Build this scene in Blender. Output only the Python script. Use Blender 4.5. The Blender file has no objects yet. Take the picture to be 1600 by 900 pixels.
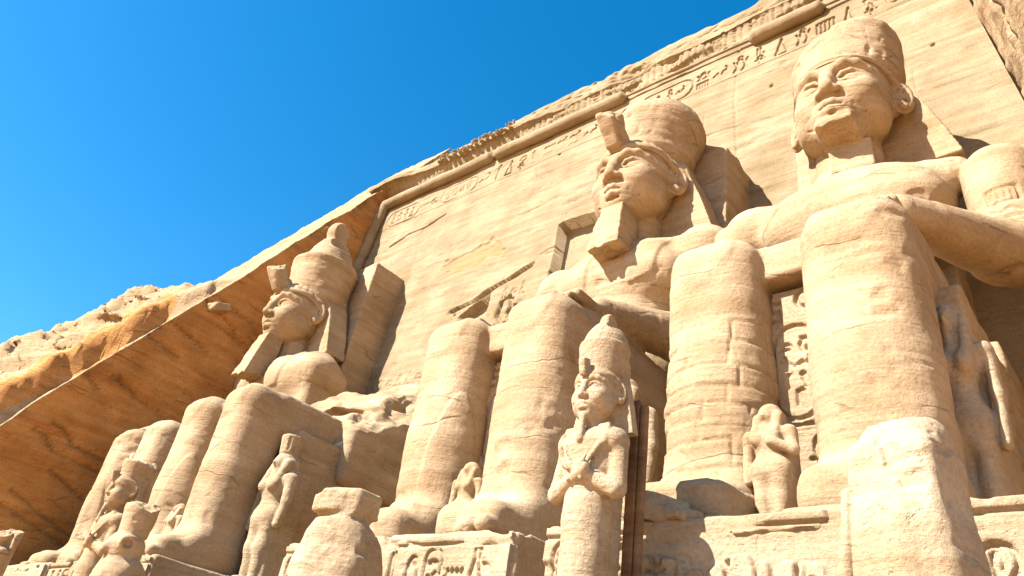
import bpy, math, numpy as np
from mathutils import Vector, Matrix
R = math.radians
scene = bpy.context.scene
col = scene.collection

# ------------------------------------------------------------------ camera
cam = bpy.data.cameras.new('camera')
cam.sensor_width = 36.0
cam.lens = 36.0 * 1155.475 / 1600.0
cam.clip_start = 0.1
cam.clip_end = 2000.0
cam_ob = bpy.data.objects.new('camera', cam)
col.objects.link(cam_ob)
CAM = np.array([17.906, -19.664, -3.361])
_F = np.array([-0.59007357, 0.60668003, 0.53268427])
_R = np.array([0.76839552, 0.62448692, 0.13994433])
_U = np.array([0.24775292, -0.49188966, 0.83466344])
mw = Matrix(((_R[0], _U[0], -_F[0], CAM[0]), (_R[1], _U[1], -_F[1], CAM[1]), (_R[2], _U[2], -_F[2], CAM[2]), (0, 0, 0, 1)))
cam_ob.matrix_world = mw
scene.camera = cam_ob

# ------------------------------------------------------------------ sun, sky, exposure
SUN_AZ, SUN_EL = R(26.0), R(41.0)          # azimuth measured from the facade's normal towards -x
to_sun = Vector((-math.sin(SUN_AZ) * math.cos(SUN_EL), -math.cos(SUN_AZ) * math.cos(SUN_EL), math.sin(SUN_EL)))
sl = bpy.data.lights.new('sun', 'SUN')
sl.energy = 5.0
sl.angle = R(0.5)
sl.color = (1.0, 0.96, 0.90)
sun_ob = bpy.data.objects.new('sun', sl)
sun_ob.rotation_euler = to_sun.to_track_quat('Z', 'Y').to_euler()
sun_ob.location = (-20, -60, 60)
col.objects.link(sun_ob)
world = bpy.data.worlds.new('World')
scene.world = world
world.use_nodes = True
wn, wl = world.node_tree.nodes, world.node_tree.links
wn.clear()
sky = wn.new('ShaderNodeTexSky')
sky.sky_type = 'NISHITA'
sky.sun_disc = False
sky.sun_elevation = SUN_EL
sky.sun_rotation = math.atan2(to_sun.x, to_sun.y)
sky.altitude = 200
sky.air_density = 1.0
sky.dust_density = 0.3
sky.ozone_density = 2.0
hs = wn.new('ShaderNodeHueSaturation')
hs.inputs['Saturation'].default_value = 1.43
hs.inputs['Hue'].default_value = 0.492
bg = wn.new('ShaderNodeBackground')
bg.inputs['Strength'].default_value = 0.076
wo = wn.new('ShaderNodeOutputWorld')
wl.new(sky.outputs[0], hs.inputs['Color'])
wl.new(hs.outputs[0], bg.inputs[0])
wl.new(bg.outputs[0], wo.inputs[0])
scene.view_settings.view_transform = 'Standard'
scene.view_settings.look = 'None'
scene.view_settings.exposure = 1.86
scene.view_settings.gamma = 1.0
scene.cycles.max_bounces = 6
scene.cycles.diffuse_bounces = 5

# ------------------------------------------------------------------ numeric helpers
rng = np.random.default_rng(7)
f32 = np.float32

def _hash(ix, iy, iz, seed):
    h = (ix.astype(np.int64) * 374761393 + iy.astype(np.int64) * 668265263 + iz.astype(np.int64) * 2147483647 + seed * 974634777) & 0xFFFFFFFF
    h = ((h ^ (h >> 13)) * 1274126177) & 0xFFFFFFFF
    h = h ^ (h >> 16)
    return ((h & 0xFFFF) / 32767.5 - 1.0).astype(f32)

def vnoise(P, s, seed=0):
    """value noise in -1..1; s = cell size (scalar or 3)"""
    Q = P / np.asarray(s, f32)
    I = np.floor(Q).astype(np.int64)
    f = (Q - I).astype(f32)
    f = f * f * (3 - 2 * f)
    out = 0
    for dx in (0, 1):
        wx = f[:, 0] if dx else 1 - f[:, 0]
        for dy in (0, 1):
            wy = f[:, 1] if dy else 1 - f[:, 1]
            for dz in (0, 1):
                wz = f[:, 2] if dz else 1 - f[:, 2]
                out = out + wx * wy * wz * _hash(I[:, 0] + dx, I[:, 1] + dy, I[:, 2] + dz, seed)
    return out

def fbm(P, s, seed=0, oct=3, gain=0.5):
    s = np.asarray(s, float) * np.ones(3)
    a, t = 1.0, 0
    for k in range(oct):
        t = t + a * vnoise(P, s / 2 ** k, seed + 11 * k)
        a *= gain
    return t

def chip(P, s, seed, thr=0.35):
    """broken patches: 0 outside, up to 1 inside"""
    n = fbm(P, s, seed, 3)
    return np.clip((n - thr) / 0.25, 0, 1)

def rotm(rx=0, ry=0, rz=0):
    return np.array(Matrix.Rotation(R(rz), 3, 'Z') @ Matrix.Rotation(R(ry), 3, 'Y') @ Matrix.Rotation(R(rx), 3, 'X'))

class Field:
    """signed distance grid"""
    def __init__(s, lo, hi, res):
        s.lo, s.res = np.array(lo, float), res
        n = np.ceil((np.array(hi, float) - s.lo) / res).astype(int) + 1
        s.n = n
        s.ax = [(s.lo[k] + np.arange(n[k]) * res).astype(f32) for k in range(3)]
        s.F = np.full(n, 9.0, f32)
    def _sl(s, lo, hi, pad):
        a = np.clip(np.floor((np.array(lo) - pad - s.lo) / s.res).astype(int), 0, s.n)
        b = np.clip(np.ceil((np.array(hi) + pad - s.lo) / s.res).astype(int) + 1, 0, s.n)
        return tuple(slice(i, j) for i, j in zip(a, b))
    def op(s, f, lo, hi, k=0.0, mode='u'):
        sl = s._sl(lo, hi, k + 3 * s.res)
        X, Y, Z = (s.ax[d][sl[d]] for d in range(3))
        if min(len(X), len(Y), len(Z)) == 0:
            return s
        d = f(X[:, None, None], Y[None, :, None], Z[None, None, :])
        a = s.F[sl]
        if mode == 'u':
            if k > 0:
                h = np.maximum(k - np.abs(a - d), 0) / k
                r = np.minimum(a, d) - h * h * k * 0.25
            else:
                r = np.minimum(a, d)
        else:
            d = -d
            if k > 0:
                h = np.maximum(k - np.abs(a - d), 0) / k
                r = np.maximum(a, d) + h * h * k * 0.25
            else:
                r = np.maximum(a, d)
        s.F[sl] = r
        return s
    # primitives -------------------------------------------------
    def ell(s, c, r, k=0.0, mode='u', rot=None):
        c = np.array(c, f32); r = np.array(r, f32) * np.ones(3, f32)
        def f(X, Y, Z):
            x, y, z = X - c[0], Y - c[1], Z - c[2]
            if rot is not None:
                m = rot
                x, y, z = (m[0, 0] * x + m[1, 0] * y + m[2, 0] * z, m[0, 1] * x + m[1, 1] * y + m[2, 1] * z, m[0, 2] * x + m[1, 2] * y + m[2, 2] * z)
            k0 = np.sqrt((x / r[0]) ** 2 + (y / r[1]) ** 2 + (z / r[2]) ** 2)
            k1 = np.sqrt((x / r[0] ** 2) ** 2 + (y / r[1] ** 2) ** 2 + (z / r[2] ** 2) ** 2) + 1e-6
            return (k0 * (k0 - 1) / k1).astype(f32)
        m = r.max() if rot is not None else r
        return s.op(f, c - m, c + m, k, mode)
    def cap(s, a, b, ra, rb=None, k=0.0, mode='u'):
        rb = ra if rb is None else rb
        a, b = np.array(a, f32), np.array(b, f32)
        ba = b - a
        L = float(ba @ ba) + 1e-9
        def f(X, Y, Z):
            x, y, z = X - a[0], Y - a[1], Z - a[2]
            t = np.clip((x * ba[0] + y * ba[1] + z * ba[2]) / L, 0, 1)
            return (np.sqrt((x - t * ba[0]) ** 2 + (y - t * ba[1]) ** 2 + (z - t * ba[2]) ** 2) - (ra + (rb - ra) * t)).astype(f32)
        m = max(ra, rb)
        return s.op(f, np.minimum(a, b) - m, np.maximum(a, b) + m, k, mode)
    def chain(s, pts, rad, k=0.0, mode='u'):
        rad = [rad] * len(pts) if np.isscalar(rad) else rad
        for i in range(len(pts) - 1):
            s.cap(pts[i], pts[i + 1], rad[i], rad[i + 1], k, mode)
        return s
    def box(s, c, h, rd=0.05, k=0.0, mode='u', rot=None, taper=0.0, lean=0.0):
        """half sizes h; taper: x,y shrink per metre of z; lean: y shift per metre of z"""
        c = np.array(c, f32); h = np.array(h, f32)
        def f(X, Y, Z):
            x, y, z = X - c[0], Y - c[1], Z - c[2]
            if rot is not None:
                m = rot
                x, y, z = (m[0, 0] * x + m[1, 0] * y + m[2, 0] * z, m[0, 1] * x + m[1, 1] * y + m[2, 1] * z, m[0, 2] * x + m[1, 2] * y + m[2, 2] * z)
            y = y - lean * z
            qx = np.abs(x) - (h[0] - taper * z) + rd
            qy = np.abs(y) - (h[1] - taper * z) + rd
            qz = np.abs(z) - h[2] + rd
            o = np.sqrt(np.maximum(qx, 0) ** 2 + np.maximum(qy, 0) ** 2 + np.maximum(qz, 0) ** 2)
            return (o + np.minimum(np.maximum(np.maximum(qx, qy), qz), 0) - rd).astype(f32)
        m = (np.full(3, np.linalg.norm(h)) if rot is not None else h) + abs(taper) * h[2] + abs(lean) * h[2]
        return s.op(f, c - m, c + m, k, mode)
    def cone(s, c, z0, z1, r0, r1, k=0.0, mode='u', rd=0.05, sx=1.0, sy=1.0, bulge=0.0):
        """vertical frustum about c=(x,y), elliptical by sx, sy"""
        def f(X, Y, Z):
            t = np.clip((Z - z0) / (z1 - z0), 0, 1)
            rr = r0 + (r1 - r0) * t + bulge * np.sin(np.pi * t)
            q = np.sqrt(((X - c[0]) / sx) ** 2 + ((Y - c[1]) / sy) ** 2) - rr + rd
            qz = np.maximum(z0 - Z, Z - z1) + rd
            q, qz = np.broadcast_arrays(q, qz)
            return (np.sqrt(np.maximum(q, 0) ** 2 + np.maximum(qz, 0) ** 2) + np.minimum(np.maximum(q, qz), 0) - rd).astype(f32)
        m = (max(r0, r1) + abs(bulge)) * max(sx, sy)
        return s.op(f, (c[0] - m, c[1] - m, z0), (c[0] + m, c[1] + m, z1), k, mode)
    def half(s, p, n, k=0.0, amp=0.0, scale=0.5, seed=0):
        """cut away everything on the side of the plane (p, n) that n points to, with a broken surface"""
        n = np.array(n, float); n = n / np.linalg.norm(n); p = np.array(p, float)
        X, Y, Z = s.ax
        d = ((X[:, None, None] - p[0]) * n[0] + (Y[None, :, None] - p[1]) * n[1] + (Z[None, None, :] - p[2]) * n[2]).astype(f32)
        if amp:
            m = np.abs(d) < amp * 2.2
            idx = np.argwhere(m)
            P = np.stack([X[idx[:, 0]], Y[idx[:, 1]], Z[idx[:, 2]]], 1)
            d[m] += (amp * fbm(P, scale, seed, 3)).astype(f32)
        a = s.F
        if k > 0:
            h = np.maximum(k - np.abs(a - d), 0) / k
            s.F = (np.maximum(a, d) + h * h * k * 0.25).astype(f32)
        else:
            s.F = np.maximum(a, d)
        return s
    # surface nets -----------------------------------------------
    def mesh(s):
        F = s.F.copy()
        F[0], F[-1] = np.maximum(F[0], 1e-3), np.maximum(F[-1], 1e-3)
        F[:, 0], F[:, -1] = np.maximum(F[:, 0], 1e-3), np.maximum(F[:, -1], 1e-3)
        F[:, :, 0], F[:, :, -1] = np.maximum(F[:, :, 0], 1e-3), np.maximum(F[:, :, -1], 1e-3)
        I = F < 0
        nx, ny, nz = F.shape
        cnt = np.zeros((nx - 1, ny - 1, nz - 1), np.uint8)
        for dx in (0, 1):
            for dy in (0, 1):
                for dz in (0, 1):
                    cnt += I[dx:nx - 1 + dx, dy:ny - 1 + dy, dz:nz - 1 + dz]
        act = np.argwhere((cnt > 0) & (cnt < 8))
        idm = np.full(cnt.shape, -1, np.int32)
        idm[act[:, 0], act[:, 1], act[:, 2]] = np.arange(len(act))
        cor = {(dx, dy, dz): F[act[:, 0] + dx, act[:, 1] + dy, act[:, 2] + dz] for dx in (0, 1) for dy in (0, 1) for dz in (0, 1)}
        S = np.zeros((len(act), 3)); N = np.zeros(len(act))
        for ax in range(3):
            o = [a for a in range(3) if a != ax]
            for u in (0, 1):
                for v in (0, 1):
                    a = [0, 0, 0]; a[o[0]] = u; a[o[1]] = v
                    b = list(a); b[ax] = 1
                    fa, fb = cor[tuple(a)], cor[tuple(b)]
                    m = (fa < 0) != (fb < 0)
                    t = fa[m] / (fa[m] - fb[m])
                    p = np.tile(np.array(a, float), (m.sum(), 1)); p[:, ax] += t
                    S[m] += p; N[m] += 1
        V = (act + S / N[:, None]) * s.res + s.lo
        Q = []
        for ax in range(3):
            o = [(ax + 1) % 3, (ax + 2) % 3]
            sl0 = [slice(None)] * 3; sl1 = [slice(None)] * 3
            sl0[ax] = slice(0, -1); sl1[ax] = slice(1, None)
            a, b = I[tuple(sl0)], I[tuple(sl1)]
            e = np.argwhere(a != b)
            flip = a[e[:, 0], e[:, 1], e[:, 2]]
            ok = (e[:, o[0]] > 0) & (e[:, o[1]] > 0) & (e[:, o[0]] < s.n[o[0]] - 1) & (e[:, o[1]] < s.n[o[1]] - 1)
            e, flip = e[ok], flip[ok]
            def cid(du, dv):
                q = e.copy(); q[:, o[0]] -= du; q[:, o[1]] -= dv
                return idm[q[:, 0], q[:, 1], q[:, 2]]
            q = np.stack([cid(1, 1), cid(0, 1), cid(0, 0), cid(1, 0)], 1)
            q[~flip] = q[~flip][:, ::-1]
            Q.append(q)
        Q = np.concatenate(Q)
        return V, Q[(Q >= 0).all(1)]

class Sub:
    """draws into a field with its own origin and scale"""
    def __init__(s, f, o, k): s.f, s.o, s.k = f, np.array(o, float), k
    def p(s, a): return np.array(a, float) * s.k + s.o
    def ell(s, c, r, k=0.0, mode='u', rot=None): s.f.ell(s.p(c), np.array(r) * s.k, k * s.k, mode, rot); return s
    def cap(s, a, b, ra, rb=None, k=0.0, mode='u'): s.f.cap(s.p(a), s.p(b), ra * s.k, None if rb is None else rb * s.k, k * s.k, mode); return s
    def chain(s, pts, rad, k=0.0, mode='u'): s.f.chain([s.p(a) for a in pts], rad * s.k if np.isscalar(rad) else [r * s.k for r in rad], k * s.k, mode); return s
    def box(s, c, h, rd=0.05, k=0.0, mode='u', rot=None, taper=0.0, lean=0.0): s.f.box(s.p(c), np.array(h) * s.k, rd * s.k, k * s.k, mode, rot, taper, lean); return s
    def op(s, f, lo, hi, k=0.0, mode='u'):
        s.f.op(lambda X, Y, Z: f((X - s.o[0]) / s.k, (Y - s.o[1]) / s.k, (Z - s.o[2]) / s.k) * f32(s.k), s.p(lo), s.p(hi), k * s.k, mode); return s

def normals(V, Q):
    n = np.cross(V[Q[:, 2]] - V[Q[:, 0]], V[Q[:, 3]] - V[Q[:, 1]])
    N = np.zeros_like(V)
    for k in range(4):
        for d in range(3):
            N[:, d] += np.bincount(Q[:, k], n[:, d], len(V))
    return N / (np.linalg.norm(N, axis=1, keepdims=True) + 1e-9)

def link_mesh(name, V, Q, mat, parent=None, smooth=True, tint=None):
    me = bpy.data.meshes.new(name)
    V = np.ascontiguousarray(V, np.float32); Q = np.ascontiguousarray(Q, np.int32)
    k = Q.shape[1]
    me.vertices.add(len(V)); me.vertices.foreach_set('co', V.ravel())
    me.loops.add(Q.size); me.loops.foreach_set('vertex_index', Q.ravel())
    me.polygons.add(len(Q)); me.polygons.foreach_set('loop_start', np.arange(0, Q.size, k, dtype=np.int32))
    me.polygons.foreach_set('use_smooth', np.full(len(Q), smooth))
    me.update(calc_edges=True)
    me.validate()
    if tint is not None:
        at = me.attributes.new('stain', 'FLOAT', 'POINT')
        at.data.foreach_set('value', np.ascontiguousarray(tint, np.float32))
    me.materials.append(mat)
    o = bpy.data.objects.new(name, me)
    col.objects.link(o)
    if parent is not None:
        o.parent = parent
    return o

def thing(name, label, cat, loc=(0, 0, 0), group=None):
    o = bpy.data.objects.new(name, None)
    o.empty_display_size = 0.5
    o.location = loc
    col.objects.link(o)
    tag(o, label, cat, group)
    return o

def tag(o, label, cat, group=None):
    o['label'] = label; o['category'] = cat
    if group: o['group'] = group
    return o

def weather(V, Q, wo=(0, 0, 0), amp=0.03, strata=0.012, pits=0.0, seed=0, extra=None, big=0.0):
    """erosion of a carved surface: along-normal displacement in world coordinates"""
    N = normals(V, Q)
    P = (V + np.array(wo)).astype(f32)
    d = amp * fbm(P, 0.9, seed, 3) + .35 * amp * fbm(P, .3, seed + 3, 2)
    if big: d = d + big * fbm(P, 2.6, seed + 40, 2)
    # thin sandstone beds, running nearly level
    B = P.copy(); B[:, 2] += 0.05 * B[:, 0] + 0.03 * B[:, 1]
    d = d + strata * vnoise(B, (3.0, 3.0, 0.22), seed + 5) + strata * 0.7 * vnoise(B, (1.4, 1.4, 0.10), seed + 6)
    if pits:
        d = d - pits * np.clip(fbm(P, 0.28, seed + 9, 2) - 0.45, 0, 1)
    if extra is not None:
        d = d + extra(V, N, P)
    return V + N * d[:, None]

def carve(name, fld, mat, parent=None, wo=(0, 0, 0), **kw):
    V, Q = fld.mesh()
    V = weather(V, Q, wo, **kw)
    return link_mesh(name, V, Q, mat, parent)

# ------------------------------------------------------------------ engraved signs
def arc(cx, cy, rx, ry, a0=0, a1=360, n=14):
    return [(cx + rx * math.cos(R(a0 + (a1 - a0) * i / n)), cy + ry * math.sin(R(a0 + (a1 - a0) * i / n))) for i in range(n + 1)]
GLYPH = {   # signs drawn in a unit cell
    'sun': [arc(.5, .5, .36, .36)],
    'reed': [[(.5, .02), (.5, .5), (.3, .62), (.36, .95), (.6, .98), (.68, .7), (.5, .5)]],
    'ankh': [arc(.5, .76, .17, .22), [(.5, .54), (.5, .02)], [(.2, .5), (.8, .5)]],
    'water': [[(.0, .45), (.14, .6), (.28, .45), (.42, .6), (.56, .45), (.7, .6), (.84, .45), (1, .6)]],
    'bird': [[(.18, .8), (.3, .9), (.42, .82), (.44, .62), (.8, .3), (.95, .2), (.6, .3), (.35, .34), (.26, .55), (.28, .76), (.16, .8)], [(.45, .3), (.45, .04), (.6, .04)]],
    'man': [arc(.42, .86, .12, .12), [(.38, .74), (.26, .4), (.24, .04), (.8, .04), (.78, .32), (.5, .34), (.5, .7)], [(.5, .62), (.82, .6)]],
    'loaf': [arc(.5, .3, .36, .36, 0, 180) + [(.86, .3)]],
    'box': [[(.1, .2), (.9, .2), (.9, .75), (.1, .75), (.1, .2)], [(.3, .2), (.3, .75)], [(.5, .2), (.5, .75)], [(.7, .2), (.7, .75)]],
    'staff': [[(.5, .02), (.5, .9), (.68, .98), (.74, .84)]],
    'snake': [[(.05, .35), (.3, .5), (.5, .32), (.7, .5), (.86, .5), (.9, .72), (.78, .78)]],
    'eye': [arc(.5, .5, .45, .2), arc(.5, .5, .12, .14)],
    'leg': [[(.3, .96), (.3, .1), (.75, .1)], [(.5, .96), (.5, .3), (.75, .22)]],
    'jar': [[(.35, .95), (.65, .95), (.6, .8), (.78, .5), (.6, .06), (.4, .06), (.22, .5), (.4, .8), (.35, .95)]],
    'scarab': [arc(.5, .42, .25, .34), arc(.5, .82, .14, .12), [(.25, .5), (.08, .72)], [(.75, .5), (.92, .72)], [(.25, .3), (.1, .1)], [(.75, .3), (.9, .1)]],
    'tri': [[(.2, .05), (.5, .95), (.8, .05), (.2, .05)]],
}
GK = list(GLYPH)

class Relief:
    """height map in metres over a rectangle u0..u1, v0..v1"""
    def __init__(s, u0, u1, v0, v1, res):
        s.u0, s.v0, s.res = u0, v0, res
        s.nu, s.nv = int((u1 - u0) / res) + 1, int((v1 - v0) / res) + 1
        s.H = np.zeros((s.nu, s.nv), f32)
    def line(s, pts, w, d):
        for (a, b), (c, e) in zip(pts[:-1], pts[1:]):
            i0 = max(int((min(a, c) - 2 * w - s.u0) / s.res), 0); i1 = min(int((max(a, c) + 2 * w - s.u0) / s.res) + 2, s.nu)
            j0 = max(int((min(b, e) - 2 * w - s.v0) / s.res), 0); j1 = min(int((max(b, e) + 2 * w - s.v0) / s.res) + 2, s.nv)
            if i1 <= i0 or j1 <= j0: continue
            U = (s.u0 + np.arange(i0, i1) * s.res)[:, None]; V = (s.v0 + np.arange(j0, j1) * s.res)[None, :]
            L = (c - a) ** 2 + (e - b) ** 2 + 1e-9
            t = np.clip(((U - a) * (c - a) + (V - b) * (e - b)) / L, 0, 1)
            q = np.sqrt((U - a - t * (c - a)) ** 2 + (V - b - t * (e - b)) ** 2)
            h = -d * np.clip(1.6 - q / w * 1.6 + 0.5, 0, 1)
            s.H[i0:i1, j0:j1] = np.minimum(s.H[i0:i1, j0:j1], h)
    def glyph(s, g, u, v, w, h, lw, d, mirror=False):
        for pl in GLYPH[g]:
            s.line([(u + (1 - a if mirror else a) * w, v + b * h) for a, b in pl], lw, d)
    def cartouche(s, u, v, w, h, lw, d, n=4, seed=0, vertical=True):
        r = np.random.default_rng(seed)
        if vertical:
            ring = arc(u + w / 2, v + h - w / 2, w / 2, w / 2, 0, 180, 8) + arc(u + w / 2, v + w / 2, w / 2, w / 2, 180, 360, 8)
            s.line(ring + [ring[0]], lw, d); s.line([(u, v - .06 * h), (u + w, v - .06 * h)], lw, d)
            ch = (h - .6 * w) / n
            for i in range(n):
                y = v + .3 * w + ch * i
                if r.random() < .5:
                    s.glyph(GK[r.integers(len(GK))], u + .2 * w, y + .08 * ch, .6 * w, .84 * ch, lw * .8, d)
                else:
                    s.glyph(GK[r.integers(len(GK))], u + .14 * w, y + .08 * ch, .34 * w, .84 * ch, lw * .8, d)
                    s.glyph(GK[r.integers(len(GK))], u + .54 * w, y + .08 * ch, .34 * w, .84 * ch, lw * .8, d)
        else:
            ring = arc(u + w - h / 2, v + h / 2, h / 2, h / 2, -90, 90, 8) + arc(u + h / 2, v + h / 2, h / 2, h / 2, 90, 270, 8)
            s.line(ring + [ring[0]], lw, d)
            cw = (w - .6 * h) / n
            for i in range(n):
                s.glyph(GK[r.integers(len(GK))], u + .3 * h + cw * i + .06 * cw, v + .16 * h, .85 * cw, .68 * h, lw * .8, d)
    def row(s, u0, u1, v, h, lw, d, seed=0):
        r = np.random.default_rng(seed)
        u = u0
        while u < u1 - h:
            if r.random() < .12:
                w = h * 2.4; s.cartouche(u, v, w, h, lw, d, 4, int(r.integers(999)), False)
            elif r.random() < .4:
                w = h * .55
                s.glyph(GK[r.integers(len(GK))], u, v + .52 * h, w, .46 * h, lw, d); s.glyph(GK[r.integers(len(GK))], u, v, w, .46 * h, lw, d)
            else:
                w = h * r.uniform(.5, .85); s.glyph(GK[r.integers(len(GK))], u, v, w, h, lw, d)
            u += w + .14 * h
    def at(s, U, V):
        a = (U - s.u0) / s.res; b = (V - s.v0) / s.res
        ok = (a >= 0) & (b >= 0) & (a < s.nu - 1) & (b < s.nv - 1)
        a = np.where(ok, a, 0); b = np.where(ok, b, 0)
        i, j = a.astype(int), b.astype(int); fa, fb = a - i, b - j
        H = s.H
        h = H[i, j] * (1 - fa) * (1 - fb) + H[i + 1, j] * fa * (1 - fb) + H[i, j + 1] * (1 - fa) * fb + H[i + 1, j + 1] * fa * fb
        return np.where(ok, h, 0)

# ------------------------------------------------------------------ materials
def stone(name, c1, c2, c3, bump=0.35, streak=1.0, stain=None, grain=1.0, crack=0.0):
    m = bpy.data.materials.new(name); m.use_nodes = True
    n, l = m.node_tree.nodes, m.node_tree.links
    b = n['Principled BSDF']
    b.inputs['Roughness'].default_value = 0.95
    b.inputs['Specular IOR Level'].default_value = 0.1
    g = n.new('ShaderNodeNewGeometry')
    mp = n.new('ShaderNodeMapping'); mp.inputs['Rotation'].default_value = (R(2), R(-3), 0); mp.inputs['Scale'].default_value = (0.16, 0.16, 1.5)
    l.new(g.outputs['Position'], mp.inputs[0])
    beds = n.new('ShaderNodeTexNoise'); beds.inputs['Scale'].default_value = 1.4; beds.inputs['Detail'].default_value = 7; beds.inputs['Roughness'].default_value = 0.65
    beds.inputs['Distortion'].default_value = 0.25
    l.new(mp.outputs[0], beds.inputs['Vector'])
    blot = n.new('ShaderNodeTexNoise'); blot.inputs['Scale'].default_value = 0.55; blot.inputs['Detail'].default_value = 6; blot.inputs['Roughness'].default_value = 0.6
    l.new(g.outputs['Position'], blot.inputs['Vector'])
    fine = n.new('ShaderNodeTexNoise'); fine.inputs['Scale'].default_value = 14.0; fine.inputs['Detail'].default_value = 6; fine.inputs['Roughness'].default_value = 0.7
    l.new(g.outputs['Position'], fine.inputs['Vector'])
    r1 = n.new('ShaderNodeValToRGB')
    r1.color_ramp.elements[0].position = 0.5 - 0.2 / streak; r1.color_ramp.elements[0].color = (*c3, 1)
    r1.color_ramp.elements[1].position = 0.5 + 0.2 / streak; r1.color_ramp.elements[1].color = (*c2, 1)
    e = r1.color_ramp.elements.new(0.5); e.color = (*c1, 1)
    l.new(beds.outputs['Fac'], r1.inputs[0])
    mx = n.new('ShaderNodeMix'); mx.data_type = 'RGBA'; mx.blend_type = 'MULTIPLY'; mx.inputs['Factor'].default_value = 1.0
    r2 = n.new('ShaderNodeValToRGB')
    r2.color_ramp.elements[0].position = 0.3; r2.color_ramp.elements[0].color = (0.77, 0.72, 0.64, 1)
    r2.color_ramp.elements[1].position = 0.7; r2.color_ramp.elements[1].color = (1.13, 1.13, 1.13, 1)
    l.new(blot.outputs['Fac'], r2.inputs[0])
    l.new(r1.outputs[0], mx.inputs['A']); l.new(r2.outputs[0], mx.inputs['B'])
    mx2 = n.new('ShaderNodeMix'); mx2.data_type = 'RGBA'; mx2.blend_type = 'MULTIPLY'; mx2.inputs['Factor'].default_value = 1.0
    r3 = n.new('ShaderNodeValToRGB')
    r3.color_ramp.elements[0].position = 0.3; r3.color_ramp.elements[0].color = (1 - .2 * grain, 1 - .23 * grain, 1 - .27 * grain, 1)
    r3.color_ramp.elements[1].position = 0.62; r3.color_ramp.elements[1].color = (1.04, 1.04, 1.04, 1)
    l.new(fine.outputs['Fac'], r3.inputs[0])
    l.new(mx.outputs['Result'], mx2.inputs['A']); l.new(r3.outputs[0], mx2.inputs['B'])
    out = mx2.outputs['Result']
    if stain is not None:
        at = n.new('ShaderNodeAttribute'); at.attribute_name = 'stain'
        mx3 = n.new('ShaderNodeMix'); mx3.data_type = 'RGBA'
        l.new(at.outputs['Fac'], mx3.inputs['Factor']); l.new(out, mx3.inputs['A']); mx3.inputs['B'].default_value = (*stain, 1)
        out = mx3.outputs['Result']
    l.new(out, b.inputs['Base Color'])
    # bump: grain plus thin beds
    mp2 = n.new('ShaderNodeMapping'); mp2.inputs['Rotation'].default_value = (R(2), R(-3), 0); mp2.inputs['Scale'].default_value = (0.5, 0.5, 7.0)
    l.new(g.outputs['Position'], mp2.inputs[0])
    bb = n.new('ShaderNodeTexNoise'); bb.inputs['Scale'].default_value = 1.6; bb.inputs['Detail'].default_value = 5
    l.new(mp2.outputs[0], bb.inputs['Vector'])
    # small pits, and fine cracks and saw-cut joints with dirt in them
    pit = n.new('ShaderNodeTexNoise'); pit.inputs['Scale'].default_value = 5.5; pit.inputs['Detail'].default_value = 4; pit.inputs['Roughness'].default_value = .75
    l.new(g.outputs['Position'], pit.inputs['Vector'])
    pr = n.new('ShaderNodeMapRange'); pr.inputs[1].default_value = .30; pr.inputs[2].default_value = .40; pr.inputs[3].default_value = 0; pr.inputs[4].default_value = 1
    l.new(pit.outputs['Fac'], pr.inputs[0])
    hgt = pr.outputs[0]
    if crack > 0:
        wob = n.new('ShaderNodeTexNoise'); wob.inputs['Scale'].default_value = 1.1; wob.inputs['Detail'].default_value = 5
        l.new(g.outputs['Position'], wob.inputs['Vector'])
        wm = n.new('ShaderNodeMix'); wm.data_type = 'RGBA'; wm.blend_type = 'LINEAR_LIGHT'; wm.inputs['Factor'].default_value = .22
        l.new(g.outputs['Position'], wm.inputs['A']); l.new(wob.outputs['Color'], wm.inputs['B'])
        mp3 = n.new('ShaderNodeMapping'); mp3.inputs['Rotation'].default_value = (R(3), R(-4), 0); mp3.inputs['Scale'].default_value = (.13, .13, .80)
        l.new(wm.outputs['Result'], mp3.inputs[0])
        vo = n.new('ShaderNodeTexVoronoi'); vo.feature = 'DISTANCE_TO_EDGE'; vo.inputs['Scale'].default_value = 1.0
        l.new(mp3.outputs[0], vo.inputs['Vector'])
        cr = n.new('ShaderNodeMapRange'); cr.inputs[1].default_value = .004; cr.inputs[2].default_value = .014; cr.inputs[3].default_value = 0; cr.inputs[4].default_value = 1
        l.new(vo.outputs['Distance'], cr.inputs[0])
        gap = n.new('ShaderNodeTexNoise'); gap.inputs['Scale'].default_value = .9; gap.inputs['Detail'].default_value = 3
        l.new(g.outputs['Position'], gap.inputs['Vector'])
        gr = n.new('ShaderNodeMapRange'); gr.inputs[1].default_value = .41; gr.inputs[2].default_value = .49; gr.inputs[3].default_value = 0; gr.inputs[4].default_value = 1
        l.new(gap.outputs['Fac'], gr.inputs[0])
        mxc = n.new('ShaderNodeMath'); mxc.operation = 'MAXIMUM'
        l.new(cr.outputs[0], mxc.inputs[0]); l.new(gr.outputs[0], mxc.inputs[1])
        mul = n.new('ShaderNodeMath'); mul.operation = 'MULTIPLY_ADD'; mul.inputs[1].default_value = 1.6 * crack
        l.new(mxc.outputs[0], mul.inputs[0]); l.new(hgt, mul.inputs[2]); hgt = mul.outputs[0]
        dk = n.new('ShaderNodeMix'); dk.data_type = 'RGBA'; dk.blend_type = 'MULTIPLY'; dk.inputs['Factor'].default_value = 1
        dr = n.new('ShaderNodeMapRange'); dr.inputs[3].default_value = 1 - .28 * min(crack, 1); dr.inputs[4].default_value = 1
        l.new(mxc.outputs[0], dr.inputs[0]); l.new(out, dk.inputs['A']); l.new(dr.outputs[0], dk.inputs['B'])
        l.new(dk.outputs['Result'], b.inputs['Base Color'])
    ad0 = n.new('ShaderNodeMath'); ad0.operation = 'MULTIPLY_ADD'; ad0.inputs[1].default_value = .5
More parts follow.
